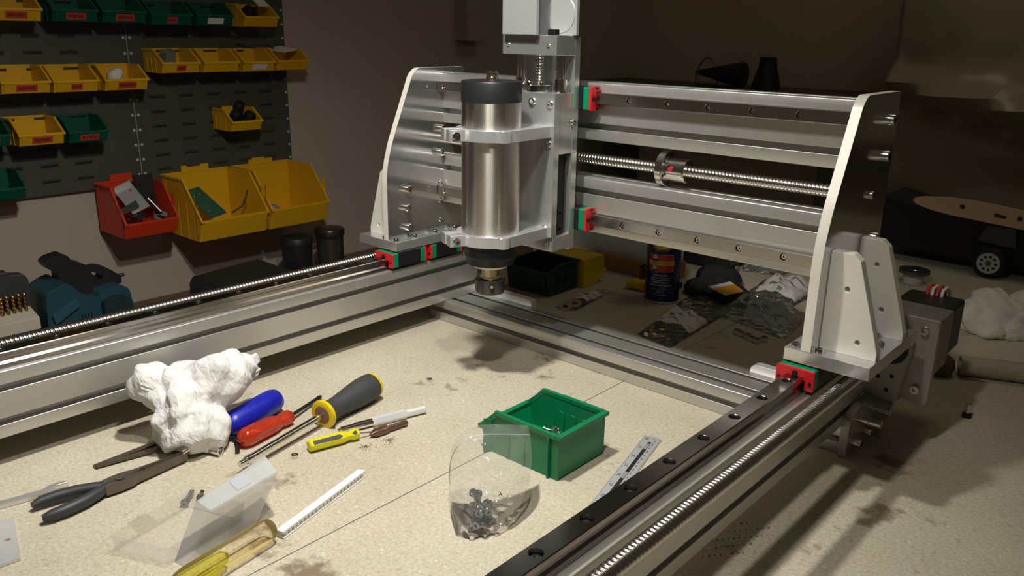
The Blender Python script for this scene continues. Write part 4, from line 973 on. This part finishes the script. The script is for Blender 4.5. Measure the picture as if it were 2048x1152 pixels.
m = MB(); m.box(-.012, .012, -.014, .014, 0, .05); o = m.build('clear_packet', film('packet_film', (.75, .78, .78), .35, .3, (.35, .37, .38))); o.location = (-2.045, 1.022, .384); o.rotation_euler = (.1, .15, .2); tag(o, 'small clear packet standing in the first bin of the row of four', 'packet')
tag(MB().lathe([(.018, -.018), (.022, 0), (.018, .018), (.006, .02)], (-2.03, 1.245, .52), (.6, .3, .7), 16).build('black_roll', BLACK, smooth=40), 'black round part in the yellow bin at the end of the top row', 'part')
o = MB().box(-.02, .02, -.016, .016, 0, .004).build('white_card', LWHT); o.location = (-2.00, 1.262, .552); o.rotation_euler = (0, .6, .1); tag(o, 'pale card leaning on the yellow bin at the top row end', 'card')

# ------------------------------------------------------------------ things on the wall counter
SY = lambda pts, x0, x1, m=None: (m or MB()).prism([pts], YZ, x0, x1)
TEAL = mat('tool_teal', (.012, .055, .075), .45, var=.15); TBLK = mat('tool_black', (.012, .012, .013), .45)
sa = thing('power_tool', 'dark teal and black handheld power tool standing on the counter by the wall', 'power tool', (-1.75, .63, -.203))
body = [(.5471, -.2025), (.5471, -.0837), (.5523, -.0161), (.5755, -.0048), (.5934, .0001), (.617, -.0262), (.6454, -.047), (.6558, -.0313), (.6974, -.0258), (.7132, -.0384), (.7188, -.0788), (.7148, -.1300), (.70, -.2025)]
m = MB(); m.prism([rpoly(body, .008)], YZ, -1.80, -1.70); m.build('motor_body', TEAL, sa, bevel=.006)
hnd = [(.5693, .0378), (.5797, .046), (.6052, .0505), (.6155, .0442), (.6203, .0329), (.64, .0237), (.6596, .0101), (.6715, .0112), (.6877, .0053), (.7141, -.0174), (.7138, -.0339), (.6907, -.0300), (.6563, -.0350), (.6454, -.052), (.6204, -.056), (.6049, -.03), (.5934, -.010), (.591, .0162), (.5765, .0235)]
hole = [(.6611, .0089-.006), (.6790, -.0132), (.6700, -.0170), (.6542, .0010)]
m = MB(); m.prism([rpoly(hnd, .004), rpoly(hole, .002)], YZ, -1.772, -1.735); m.build('handle', TBLK, sa, bevel=.004)
m = MB(); m.prism([rpoly([(.652, -.190), (.652, -.052), (.672, -.043), (.702, -.048), (.712, -.080), (.708, -.19)], .008)], YZ, -1.70, -1.682); m.build('guard', mat('tool_dark_teal', (.008, .026, .032), .5), sa, bevel=.003)
m = MB(); m.prism([rpoly([(.556, -.060), (.604, -.035), (.610, -.050), (.560, -.078)], .003)], YZ, -1.70, -1.692); m.build('side_cover', mat('tool_light_teal', (.02, .08, .10), .4), sa, bevel=.002)
for k in range(4): MB().box(-1.70, -1.694, .612+.006*k, .615+.006*k, -.10, -.07).build('vent_slat', TEAL, sa)
MB().tube([(-1.752, .712, -.020), (-1.750, .720, -.0205), (-1.750, .7262, -.0205)], .004, 8).build('trigger_lock', TBLK, sa, smooth=50)
# drill case and bits
dc = thing('drill_case', 'open dark drill bit case with a pale slotted ledge at the left edge', 'tool case', (-1.73, .50, -.203))
m = MB(); m.prism([rpoly([(.42, -.2025), (.537, -.2025), (.542, .006), (.536, .020), (.5095, .024), (.507, .030), (.42, .040)], [0, 0, .004, .006, .001, .002, 0])], YZ, -1.775, -1.750); m.build('lid', mat('case_dark', (.03, .032, .030), .5), dc, bevel=.002)
m = MB().box(-1.7495, -1.705, .42, .536, -.2025, -.082); m.build('case_base', MATS['case_dark'], dc, bevel=.002)
m = MB(); m.prism([[(-1.7495, -.0818), (-1.704, -.0818), (-1.704, -.058), (-1.7495, -.045)]], lambda u, v, w_: (u, w_, v), .42, .536); m.build('bit_ledge', mat('ledge_cream', (.50, .46, .38), .5), dc, bevel=.001)
DBR = mat('titanium_coating', (.48, .30, .10), .3, 1.0)
for k, (y, r) in enumerate(((.482, .0042), (.4925, .0040), (.5035, .0037), (.514, .0034), (.5245, .0031))):
    m = MB(); z0, z1 = -.046, -.012+.001*(k % 2); rings = []
    for i in range(25):
        z = z0+(z1-z0)*i/24; tw_ = i*.55
        rings.append([(-1.735+.0*i+(r*(1-.42*max(0, math.cos(2*(2*PI*j/14-tw_)))))*math.cos(2*PI*j/14)*(1 if i < 23 else (24-i)*.4+.1), y+(r*(1-.42*max(0, math.cos(2*(2*PI*j/14-tw_)))))*math.sin(2*PI*j/14)*(1 if i < 23 else (24-i)*.4+.1), z) for j in range(14)])
    m.loft(rings); bt_ = thing('drill_bit', ['gold twist drill bit, leftmost in the drill case', 'gold twist drill bit, second from left in the drill case', 'gold twist drill bit, middle of five in the drill case', 'gold twist drill bit, second from right in the drill case', 'gold twist drill bit, thinnest and rightmost in the drill case'][k], 'drill bit', (-1.735, y, -.06), 0, 'gold drill bits in the case')
    m.build('fluted_end', DBR, bt_, smooth=60); MB().cyl((-1.735, y, -.052), (-1.735, y, -.0455), r*.9, n=12).build('shank', DBR, bt_, smooth=40)
# jars
GLS = film('jar_glass', (.62, .58, .52), .10, .08, (.2, .18, .16))
jr = thing('glass_jar', 'glass jar with a dark metal lid and silver contents below the yellow bins', 'jar', (-1.90, 1.372, -.203))
MB().lathe([(.034, -.2022), (.038, -.198), (.038, -.072), (.033, -.062)], (-1.90, 1.372, 0), n=28).build('glass', GLS, jr, smooth=40)
MB().lathe([(.0415, -.068), (.0418, -.054), (.040, -.050), (.025, -.046), (.01, -.045)], (-1.90, 1.372, 0), n=28).build('lid', mat('jar_lid', (.10, .085, .065), .35, .8), jr, smooth=40)
MB().lathe([(.022, -.200), (.024, -.11), (.024, -.078), (.02, -.076)], (-1.90, 1.372, 0), n=20).build('contents', mat('dull_tin', (.30, .27, .23), .4, .8), jr, smooth=40)
j2 = thing('dark_jar', 'dark plastic tub standing left of the glass jar', 'tub', (-1.90, 1.262, -.203))
MB().lathe([(.036, -.2022), (.039, -.198), (.041, -.075)], (-1.90, 1.262, 0), n=24).build('tub_body', mat('tub_black', (.016, .016, .014), .5), j2, smooth=40)
MB().lathe([(.043, -.075), (.043, -.060), (.040, -.056), (.01, -.055)], (-1.90, 1.262, 0), n=24).build('tub_lid', MATS['tub_black'], j2, smooth=40)
bx = thing('black_case', 'low black case with a sloped end behind the left rail', 'case', (-1.70, 1.0, -.203))
m = MB(); m.prism([rpoly([(.875, -.2025), (1.168, -.2025), (1.160, -.110), (1.055, -.052), (.885, -.060), (.875, -.075)], .006)], YZ, -1.76, -1.60); m.build('case_shell', mat('case_black', (.011, .011, .010), .6), bx, bevel=.004)
MB().box(-1.602, -1.597, .98, 1.05, -.085, -.070).build('latch', BLKST, bx, bevel=.001)
bo = thing('loose_bolt', 'shiny bolt propped upright beside the black case', 'bolt', (-1.57, .836, -.203))
MB().cyl((-1.575, .835, -.2025), (-1.575, .835, -.052), .0035, n=12).build('bolt_shank', STEEL, bo, smooth=40)
MB().cyl((-1.575, .835, -.052), (-1.575, .8345, -.046), .0065, n=6).build('bolt_head', STEEL, bo)
tag(crumple((-2.075, .775, -.03), [((0, 0, 0), .001)], sub=1, amp=0, sc=1).build('x', PAPER), 'x', 'x') if False else None
# ------------------------------------------------------------------ on the bench behind the gantry
def rbin(col, loc, rot, w_, d, h, lip, label):
    o = thing('storage_bin', label, 'storage bin', loc, rot, 'open-fronted plastic storage bins')
    m = bin_mb(w_, d, h, lip); m.build('bin_body', BINMAT[col], o, world=False, bevel=.0006); return o
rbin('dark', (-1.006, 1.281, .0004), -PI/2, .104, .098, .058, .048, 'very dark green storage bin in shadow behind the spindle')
yb = thing('storage_bin', 'yellow storage bin turned upside down beside the dark green one', 'storage bin', (-.989, 1.289, .0006), PI/2, 'open-fronted plastic storage bins')
m = bin_mb(.090, .074, .056, .036, ribs=0); m.xf(Matrix.Translation((0, 0, .0568)) @ Euler((PI, 0, 0)).to_matrix().to_4x4()); m.build('bin_body', mat('bin_bright_yellow', (.74, .55, .0), .4), yb, world=False, bevel=.0006)
# spray can
BLU = mat('can_blue', (.004, .006, .085), .25, .2, coat=.3)
can = thing('spray_can', 'dark blue aerosol spray can with yellow circle and red label panels', 'spray can', (-.792, 1.337, 0))
cc = Vector((-.792, 1.337, 0)); CR = .033
MB().lathe([(.029, .0004), (.0325, .001), (.0335, .003), (.0335, .005), (CR, .0065), (CR, .165), (.031, .172), (.025, .180), (.016, .185)], cc, n=48).build('can_body', BLU, can, smooth=35)
MB().lathe([(.0285, .0002), (.0332, .0008), (.0340, .0025), (.0336, .0045)], cc, n=40, cap=False).build('bottom_rim', STEEL, can, smooth=40)
MB().lathe([(.014, .183), (.016, .184), (.016, .205), (.012, .212), (.006, .213)], cc, n=28).build('nozzle_cap', RED, can, smooth=35)
a0 = math.atan2(-cc.y, -cc.x)-.12
def oncan(x, z, off=.0003):
    a = a0+x/CR; return cc+Vector((math.cos(a)*(CR+off), math.sin(a)*(CR+off), z))
def canpatch(x0, x1, z0, z1, mt, name, off, parent, n=12):
    m = MB(); vs = []; fs = []
    for i in range(n+1):
        for z in (z0, z1): vs.append(oncan(x0+(x1-x0)*i/n, z, off))
    for i in range(n): fs.append((2*i, 2*i+2, 2*i+3, 2*i+1))
    return m.add(vs, fs).build(name, mt, parent, smooth=60)
cy = mat('can_yellow', (.75, .55, .0), .35); cr_ = mat('can_red', (.55, .03, .015), .35); cw = mat('can_white', (.65, .65, .68), .4)
def candisc(cx, cz, r, mt, name, off, n=36):
    m = MB(); vs = [oncan(cx, cz, off)]
    for rr in (r*.5, r):
        for k in range(n): vs.append(oncan(cx+rr*math.cos(2*PI*k/n), cz+rr*math.sin(2*PI*k/n), off))
    fs = [(0, 1+k, 1+(k+1) % n) for k in range(n)]+[(1+k, 1+n+k, 1+n+(k+1) % n, 1+(k+1) % n) for k in range(n)]
    return m.add(vs, fs).build(name, mt, can, smooth=60)
candisc(0, .130, .0265, cw, 'emblem_ring', .0002); candisc(0, .130, .0255, mat('can_navy', (.003, .004, .03), .3), 'emblem_border', .0003); candisc(0, .130, .0235, cy, 'emblem_disc', .0004)
canpatch(-.0235, .0235, .0635, .0965, cy, 'panel_frame', .0002, can)
canpatch(-.0225, .0225, .0842, .0958, cr_, 'upper_red_panel', .0003, can); canpatch(-.0225, .0225, .0642, .0755, cr_, 'lower_red_panel', .0003, can)
canpatch(-.0255, .0255, .0758, .0840, cy, 'yellow_band', .0004, can)
text_mb('SMART STRAW', .0058, lambda x, y: oncan(x, .0799+y, .0006)).build('band_text', mat('can_ink', (.02, .02, .05), .5), can)
for z in (.0900, .0700):
    candisc(-.0125, z+.001, .0045, cw, 'nozzle_print', .0005, 16); canpatch(-.0155, -.0085, z-.0060, z-.0022, MATS['can_ink'], 'nozzle_ink', .0006, can, 4)  # white disc and dark ink block printed on each red panel
for k, (l, z) in enumerate(((.014, .0565), (.0185, .0515), (.0185, .0470), (.0195, .0425), (.0225, .0372))):
    canpatch(-l+.001, l-.002*(k % 2), z-.0006, z+.0006, cw, 'text_line', .0004, can)
canpatch(-.0165, .0155, .0285, .0290, cw, 'text_line', .0004, can)
text_mb('450 ml', .0050, lambda x, y: oncan(x+.001, .0238+y, .0005)).build('volume_text', cw, can)
canpatch(-.0145, .0135, .0180, .0188, cw, 'text_line', .0004, can)
# aluminium angle on timber block
tb_ = thing('timber_block', 'pale reddish timber block lying behind the spray can', 'timber', (-.90, 1.48, 0))
MB().box(-1.20, -.835, 1.435, 1.50, .0005, .036).build('block', mat('pine', (.42, .24, .13), .6, var=.3, vscale=25, stretch=(1, 12, 12)), tb_, bevel=.001)
an_ = thing('aluminium_angle', 'long grey drilled aluminium channel resting on the timber block', 'metal profile', (-1.05, 1.47, .036))
GA = mat('grey_channel', (.42, .42, .43), .42, .6)
m = MB(); m.prism([[(-1.34, .0365), (-.840, .0365), (-.840, .0785), (-1.34, .0785)], circ(-.893, .060, .0042, 14)], XZ, 1.440, 1.4435); m.build('front_web', GA, an_)
m = MB(); m.prism([[(-1.34, 1.4436), (-.840, 1.4436), (-.840, 1.448), (-1.34, 1.448)]], XY, .0755, .0785); m.build('flange', GA, an_)
m = MB(); m.prism([[(-1.34, .0786), (-.925, .0786), (-.925, .100), (-1.34, .100)], circ(-.955, .0865, .003, 10), circ(-1.07, .0865, .003, 10)], XZ, 1.4436, 1.447); m.build('upper_web', GA, an_)
m = MB(); m.box(-.874, -.866, 1.385, 1.42, .0128, .040); m.box(-.874, -.852, 1.385, 1.42, .038, .040); tag(m.build('rusty_bracket', mat('rust', (.20, .07, .03), .7, var=.3)), 'small rusty bracket standing by the timber behind the spray can', 'bracket')
tag(MB().box(-.885, -.80, 1.382, 1.432, .0004, .0122).build('dark_block', mat('slate', (.09, .075, .07), .5), bevel=.002), 'flat dark block under the rusty bracket', 'block')
tag(crumple((-.862, 1.355, .010), [((0, 0, 0), .013), ((.016, .004, 0), .013), ((-.012, -.003, -.002), .009)], sub=4, amp=.004, sc=50, seed=2).build('yellow_cloth', mat('yellow_rag', (.72, .50, .01), .6), smooth=40), 'crumpled bright yellow wrapper beside the spray can', 'wrapper')
# bags and parts
CLR = milk('parts_bag_film', (.97, .97, .96), .10, (.88, .87, .85), .12, 1.25); CLR2 = milk('parts_bag_film_dusty', (.96, .96, .955), .24, (.86, .86, .87), .15, 1.25)
GROUP = 'parts bags behind the gantry'
r1, f1 = flatbag('parts_bag', 'small clear bag of washers with striped paper label near the dark bin', 'bag', [(-.905, 1.150), (-.868, 1.163), (-.885, 1.310), (-.915, 1.300)], .010, CLR, 1.3, GROUP)
bag_label(r1, f1, .05, .95, .32, .72, PAPER, prints=((.0, 1, .24, .30), (.0, 1, .62, .68), (.3, .7, .40, .46)))
for p, lab in (((-.888, 1.160, .0042), 'steel washer at the open end of the small labelled bag'), ((-.882, 1.180, .0075), 'steel washer inside the small labelled bag')):
    o = loose('washer', MB().lathe([(.006, 0), (.012, 0), (.012, .0018), (.006, .0018), (.006, 0)], n=20, cap=False).build('tmpw', STEEL, smooth=30).data, p, (.25, .2, 0), lab, 'washer', 'washers in the small bag')
for o in [x for x in bpy.data.objects if x.name.startswith('tmpw')]: bpy.data.objects.remove(o)
po = thing('black_pouch', 'black fabric pouch with an orange label lying beyond the parts bags', 'pouch', (-.74, 1.45, 0))
f_ = bagsurf([Vector((-.79, 1.385, 0)), Vector((-.655, 1.385, 0)), Vector((-.655, 1.470, 0)), Vector((-.80, 1.60, 0))], .020, .004, 25, 5.2)
crm = crumple((-.73, 1.455, .012), [((-.03, .05, .006), .05), ((.0, -.01, .004), .045), ((.045, -.03, 0), .036), ((-.035, -.03, 0), .03)], sub=5, amp=.007, sc=22, seed=6.3, flat=.55)
crm.build('pouch_body', mat('black_fabric', (.016, .018, .020), .7, bump=.2, bscale=600), po, smooth=50)
zl_ = .0345
m = MB(); m.add([(-.7190, 1.4140-.03, zl_-.004), (-.6760, 1.3540+.02, zl_-.010), (-.6580, 1.3900+.02, zl_-.006), (-.6960, 1.4300, zl_+.001)], [(0, 1, 2, 3)]); lb2 = m.build('paper_label', PAPER, po); sol = lb2.modifiers.new('t', 'SOLIDIFY'); sol.thickness = .0006
v0, v1, v2, v3 = [Vector(v) for v in ((-.7190, 1.3840, zl_-.0033), (-.6760, 1.3740, zl_-.0093), (-.6580, 1.4100, zl_-.0053), (-.6960, 1.4300, zl_+.0017))]
m = MB(); m.add([v0*.72+v1*.28, v1*.98+v0*.02+(v2-v1)*.06, v2*.98+v3*.02-(v2-v1)*.06, v3*.72+v2*.28], [(0, 1, 2, 3)]); ol = m.build('orange_print', mat('orange_print', (.70, .33, .02), .5), po); sol = ol.modifiers.new('t', 'SOLIDIFY'); sol.thickness = .0004
r2, f2 = flatbag('parts_bag', 'long clear bag with a wide paper label and nuts, nearest the cross beam', 'bag', [(-.715, 1.135), (-.640, 1.120), (-.660, 1.400), (-.765, 1.420)], .016, CLR, 2.7, GROUP)
bag_label(r2, f2, .02, .98, .26, .52, PAPER, prints=((.05, .95, .20, .24), (.0, .9, .62, .66), (.25, .4, .36, .46), (.55, .85, .80, .86)))
r3, f3 = flatbag('parts_bag', 'crumpled clear bag with blue-grey label spread beside the black pouch', 'bag', [(-.680, 1.330), (-.520, 1.290), (-.540, 1.450), (-.680, 1.450)], .030, CLR2, 4.4, GROUP, amp=.012)
bag_label(r3, f3, .42, .95, .10, .55, mat('blue_grey_paper', (.42, .42, .48), .7), prints=((.05, .9, .22, .27), (.1, .95, .55, .60), (.3, .5, .38, .44), (.2, .35, .75, .80)))
r4, f4 = flatbag('parts_bag', 'clear bag with a creased white printed label near the right side plate', 'bag', [(-.690, 1.480), (-.585, 1.470), (-.585, 1.620), (-.690, 1.640)], .026, CLR, 6.1, GROUP, amp=.010)
bag_label(r4, f4, .15, .98, .10, .80, PAPER, prints=((.1, .6, .30, .35), (.2, .95, .52, .56), (.3, .9, .70, .74), (.45, .55, .12, .2), (.62, .7, .36, .44)))
r5, f5 = flatbag('parts_bag', 'clear bag of shiny screws furthest back under the gantry', 'bag', [(-.775, 1.640), (-.690, 1.650), (-.690, 1.790), (-.775, 1.790)], .034, CLR2, 8.2, GROUP, amp=.012)
for k in range(7): loose('machine_screw', MSC, (-.790+.012*k+.004*random.random(), 1.628+.012*k*.3+random.uniform(-.008, .008), .0040), (PI/2, 0, random.uniform(0, 6)), 'shiny machine screw spilling in front of the furthest parts bag', 'screw', 'screws by the furthest bag')
for k in range(8): loose('machine_screw', MSC, (-.640+random.uniform(-.025, .025), 1.490+random.uniform(-.02, .02), .0045+.003*(k % 2)), (PI/2+random.uniform(-.2, .2), 0, random.uniform(0, 6)), 'shiny machine screw piled between the pouch and the creased label bag', 'screw', 'screws beside the pouch')
for k, (x, y) in enumerate(((-.594, 1.263), (-.584, 1.258), (-.571, 1.256), (-.560, 1.249), (-.549, 1.247), (-.544, 1.262))): loose('hex_nut', NUT8, (x, y, .0005), (0, 0, k*.7), ['leftmost hex nut of the short row in front of the bags', 'second hex nut from the left in the short row by the bags', 'third hex nut from the left in the short row by the bags', 'fourth hex nut from the left in the short row by the bags', 'nearest hex nut at the right end of the short row', 'rearmost hex nut at the right end of the short row'][k], 'nut', 'nuts by the bags')
for k, (x, y) in enumerate(((-.697, 1.142), (-.685, 1.150), (-.690, 1.160))): loose('hex_nut', NUT8, (x, y, .003), (.1*k, .1, k), ['left hex nut of three in the near end of the long bag', 'right hex nut of three in the near end of the long bag', 'rear hex nut of three in the near end of the long bag'][k], 'nut', 'nuts in the long bag')
tag(crumple((-.737, 1.330, .006), [((0, 0, 0), .006), ((.008, .004, 0), .005)], sub=3, amp=.002, sc=90, seed=1).build('paper_scrap', PAPER, smooth=40), 'tiny white paper scrap at the foot of the spray can', 'paper')
# perforated black tool behind the can
bk = thing('black_machine_part', 'black block with a perforated silver end behind the spray can', 'machine part', (-.82, 1.66, 0))
MB().box(-.90, -.790, 1.60, 1.72, .0005, .105).build('block', mat('matt_black', (.010, .010, .010), .7), bk, bevel=.004)
pf = MB(); pf.prism([[(1.61, .012), (1.70, .012), (1.70, .095), (1.61, .095)]]+[circ(1.622+.0165*i, .026+.018*j, .0058, 10) for i in range(5) for j in range(4)], YZ, -.7898, -.786); pf.build('perforated_plate', mat('perforated', (.15, .15, .14), .4, .8), bk)
# bearing flange
bf = thing('flanged_bearing', 'round flanged bearing with a ring of holes on a white sleeve', 'bearing', (-.470, 1.806, 0))
MB().lathe([(.010, .0005), (.020, .0005), (.020, .022), (.010, .022)], (-.470, 1.806, 0), n=28).build('sleeve', mat('ivory_sleeve', (.50, .48, .42), .4), bf, smooth=35)
m = MB(); m.prism([circ(-.470, 1.806, .030, 36), circ(-.470, 1.806, .0115, 24)]+[circ(-.470+.0215*math.cos(k*PI/4), 1.806+.0215*math.sin(k*PI/4), .0032, 10) for k in range(8)], XY, .0222, .0290); m.build('flange', mat('flange_steel', (.12, .11, .095), .35, .8), bf)
MB().lathe([(.0113, .0222), (.0113, .0285), (.0095, .030), (.0095, .0222)], (-.470, 1.806, 0), n=24).build('inner_ring', STEEL, bf, smooth=35)
# cloth, tube, loose screw on the right
tag(crumple((-.255, 1.620, .024), [((-.03, -.02, .012), .040), ((-.055, -.045, -.006), .034), ((.03, .02, .012), .042), ((.08, .02, .004), .045), ((.01, -.03, -.008), .034), ((-.02, -.055, -.016), .028)], sub=6, amp=.024, sc=12, seed=2.3, fine=.5, pw=6).build('white_cloth', paper_tissue('cloth_cream', (.74, .69, .62), .004, (22, 50, 120)), smooth=45), 'crumpled off-white cloth on the bench behind the stepper motor', 'cloth')
tu = thing('cardboard_tube', 'long pale cardboard tube with a printed label lying behind the motor', 'tube', (-.15, 1.40, 0))
a, b = Vector((-.262, 1.335, .0155)), Vector((.16, 1.520, .0155)); d_ = (b-a).normalized(); LT = (b-a).length
MB().lathe([(.0125, .0), (.015, 0), (.015, LT), (.0125, LT), (.0125, 0)], a, d_, 28, cap=False).build('tube_wall', mat('kraft', (.40, .35, .25), .7, var=.08), tu, smooth=40)
m = MB(); q = d_.to_track_quat('Z', 'Y'); vs = []; fs = []
for i in range(9):
    for z in (.075, .125): vs.append(a+q @ Vector((.0153*math.cos(i*PI/8*1.2+3.0), .0153*math.sin(i*PI/8*1.2+3.0), z)))
for i in range(8): fs.append((2*i, 2*i+2, 2*i+3, 2*i+1))
m.add(vs, fs).build('tube_label', mat('label_pale', (.52, .50, .45), .6), tu, smooth=60)
m = MB(); vs = []; fs = []
for k in range(9):
    b_ = len(vs)
    for i in range(3, 6):
        for z in (.093+.0032*k, .0945+.0032*k): vs.append(a+q @ Vector((.0155*math.cos(i*PI/8*1.2+3.0), .0155*math.sin(i*PI/8*1.2+3.0), z)))
    for i in range(2): fs.append((b_+2*i, b_+2*i+2, b_+2*i+3, b_+2*i+1))
m.add(vs, fs).build('barcode', mat('barcode_ink', (.22, .21, .19), .6), tu)
tag(MB().lathe([(.006, .0005), (.017, .002), (.0215, .012), (.019, .025), (.010, .032), (.004, .0335)], (-.285, 1.318, 0), n=24).build('rubber_ball', mat('brown_rubber', (.12, .095, .06), .8, var=.3, vscale=60), smooth=60), 'round brown ball at the near end of the cardboard tube', 'ball')
sc_ = thing('cap_screw_loose', 'single dark cap screw standing on the chipboard right of the machine', 'screw', (-.212, 1.182, 0))
MB().cyl((-.212, 1.182, .0004), (-.212, 1.182, .006), .0062, n=18).build('screw_head', BLKST, sc_, smooth=40)
MB().cyl((-.212, 1.182, .006), (-.212, 1.182, .019), .0036, n=14).build('screw_shank', STEEL, sc_, smooth=40)
# wheeled cart with wooden side board
ct = thing('wheeled_cart', 'black wheeled cart with a pale wooden side board and spoked white wheel', 'cart', (-.36, 2.02, 0))
bd = [(-.5414, .1427), (-.5350, .1500), (-.5167, .1545), (-.4700, .1590), (-.4364, .1595), (-.38, .156), (-.3229, .151), (-.20, .136), (-.20, .094), (-.316, .1118), (-.40, .1174), (-.46, .1215), (-.5019, .1275), (-.5300, .1350)]
rect = lambda cx, cz, w_, h_, an: [(cx+math.cos(an)*u-math.sin(an)*v, cz+math.sin(an)*u+math.cos(an)*v) for u, v in ((-w_/2, -h_/2), (w_/2, -h_/2), (w_/2, h_/2), (-w_/2, h_/2))]
m = MB(); m.prism([rpoly(bd, .004)]+[circ(-.4386, .1425, .0055, 16), circ(-.327, .1330, .0055, 16), rect(-.364, .1330, .023, .008, -.12)], XZ, 1.968, 1.976)
m.build('side_board', mat('birch_ply', (.66, .45, .30), .6, var=.12, vscale=8, stretch=(1, 20, 20)), ct, bevel=.0005)
MB().prism([[(-.605, .030), (-.20, .030), (-.20, .095), (-.32, .110), (-.50, .126), (-.56, .136), (-.605, .146)]], XZ, 1.977, 2.13).build('cart_body', mat('cart_black', (.008, .008, .009), .75), ct, bevel=.004)
m = MB(); m.prism([[(-.385, .110), (-.330, .110), (-.322, .070), (-.398, .0745)]], XZ, 1.966, 1.9765); m.build('axle_bracket', mat('bracket_grey', (.055, .055, .050), .5, .4), ct, bevel=.0008)
def cart_wheel(x, y):
    wl = MB().lathe([(.0235, -.011), (.0300, -.010), (.0335, -.004), (.0335, .004), (.0300, .010), (.0235, .011)], (x, y, .0338), (0, 1, 0), 40).build('tyre', mat('tyre_black', (.010, .010, .010), .7), ct, smooth=40)
    hb = MB(); hb.prism([circ(0, 0, .0225, 40)]+[circ(.0145*math.cos(2*PI*k/9), .0145*math.sin(2*PI*k/9), .0030, 10) for k in range(9)]+[circ(0, 0, .0055, 14)], lambda u, v, w_: (x+u, y+w_, .0338+v), -.0135, -.0112)
    hb.build('hub', mat('hub_ivory', (.48, .46, .40), .45), wl)
    MB().cyl((x, y-.0142, .0338), (x, y-.010, .0338), .0052, n=14).build('axle_nut', mat('axle_brown', (.12, .09, .06), .4, .7), wl, smooth=30)
cart_wheel(-.3655, 1.962); cart_wheel(-.3655, 2.155); cart_wheel(-.56, 2.155)
# ------------------------------------------------------------------ far background
sh = thing('far_bench', 'dark bench top along the far wall behind the gantry', 'bench', (-.95, 2.93, -.95))
MB().box(-2.09, -.98, 2.72, 3.095, .262, .302).build('bench_top', mat('back_bench_wood', (.10, .085, .06), .7), sh, bevel=.002)
for x in (-2.0, -1.05): MB().box(x-.03, x+.03, 2.78, 3.05, -.95, .262).build('bench_leg', MATS['back_bench_wood'], sh)
cone = thing('dark_funnel', 'dark funnel-shaped tool with a wire loop on the far bench', 'tool', (-1.55, 2.9, .302))
MB().lathe([(.003, 0), (.008, .01), (.046, .19), (.044, .20)], (-1.64, 2.9, .350), (1, 0, -.01), 24).build('funnel', mat('far_black', (.012, .012, .010), .6), cone, smooth=40)
MB().box(-1.62, -1.45, 2.86, 2.94, .3025, .3055).build('funnel_stand', MATS['far_black'], cone)
MB().tube([(-1.585+.045*math.cos(PI*k/12)*1.0, 2.89, .306+.098*math.sin(PI*k/12)) for k in range(13)], .0035, 8).build('wire_loop', mat('far_grey', (.14, .13, .11), .5), cone, smooth=50)
bo2 = thing('dark_bottle', 'dark bottle with slanted shoulders on the far bench', 'bottle', (-1.35, 2.9, .302))
MB().lathe([(.048, .0005), (.052, .004), (.040, .055), (.032, .075), (.031, .096), (.028, .099)], (-1.35, 2.9, .302), n=24).build('bottle_body', MATS['far_black'], bo2, smooth=40)
MB().lathe([(.029, .099), (.030, .101), (.030, .110), (.012, .112)], (-1.35, 2.9, .302), n=20).build('bottle_cap', MATS['far_black'], bo2, smooth=40)
# draped plastic sheet in the far right corner
m = MB(); nx_, nz_ = 90, 60; vs = []; fs = []
for i in range(nx_+1):
    for j in range(nz_+1):
        x = -.86+1.5*i/nx_; z = -.60+1.75*j/nz_
        fo = .03*math.sin(x*9+z*2)+.05*noise.noise(Vector((x*2.2, z*5.0, 1.0)))
        band = math.exp(-((z-(.345-.16*(x+.75)))/.040)**2); band2 = math.exp(-((z-(.285-.22*(x+.75)))/.030)**2)
        d1, _ = noise.voronoi(Vector((x*5, z*13, 2.0)))
        fo += band*(.10+.05*noise.noise(Vector((x*8, z*12, 4))))-band2*.07+.030*min(1, d1[1]-d1[0])*math.exp(-((z-.40)/.12)**2)
        vs.append((x, 2.72-fo, z))
for i in range(nx_):
    for j in range(nz_): a_ = i*(nz_+1)+j; fs.append((a_, a_+1, a_+nz_+2, a_+nz_+1))
sheet = m.add(vs, fs).build('draped_sheet', mat('dust_sheet', (.38, .33, .235), .36, bump=.2, bscale=40), smooth=60)
so_ = sheet.modifiers.new('t', 'SOLIDIFY'); so_.thickness = .002
tag(sheet, 'large dull brown plastic sheet hanging in folds at the far right', 'sheet')
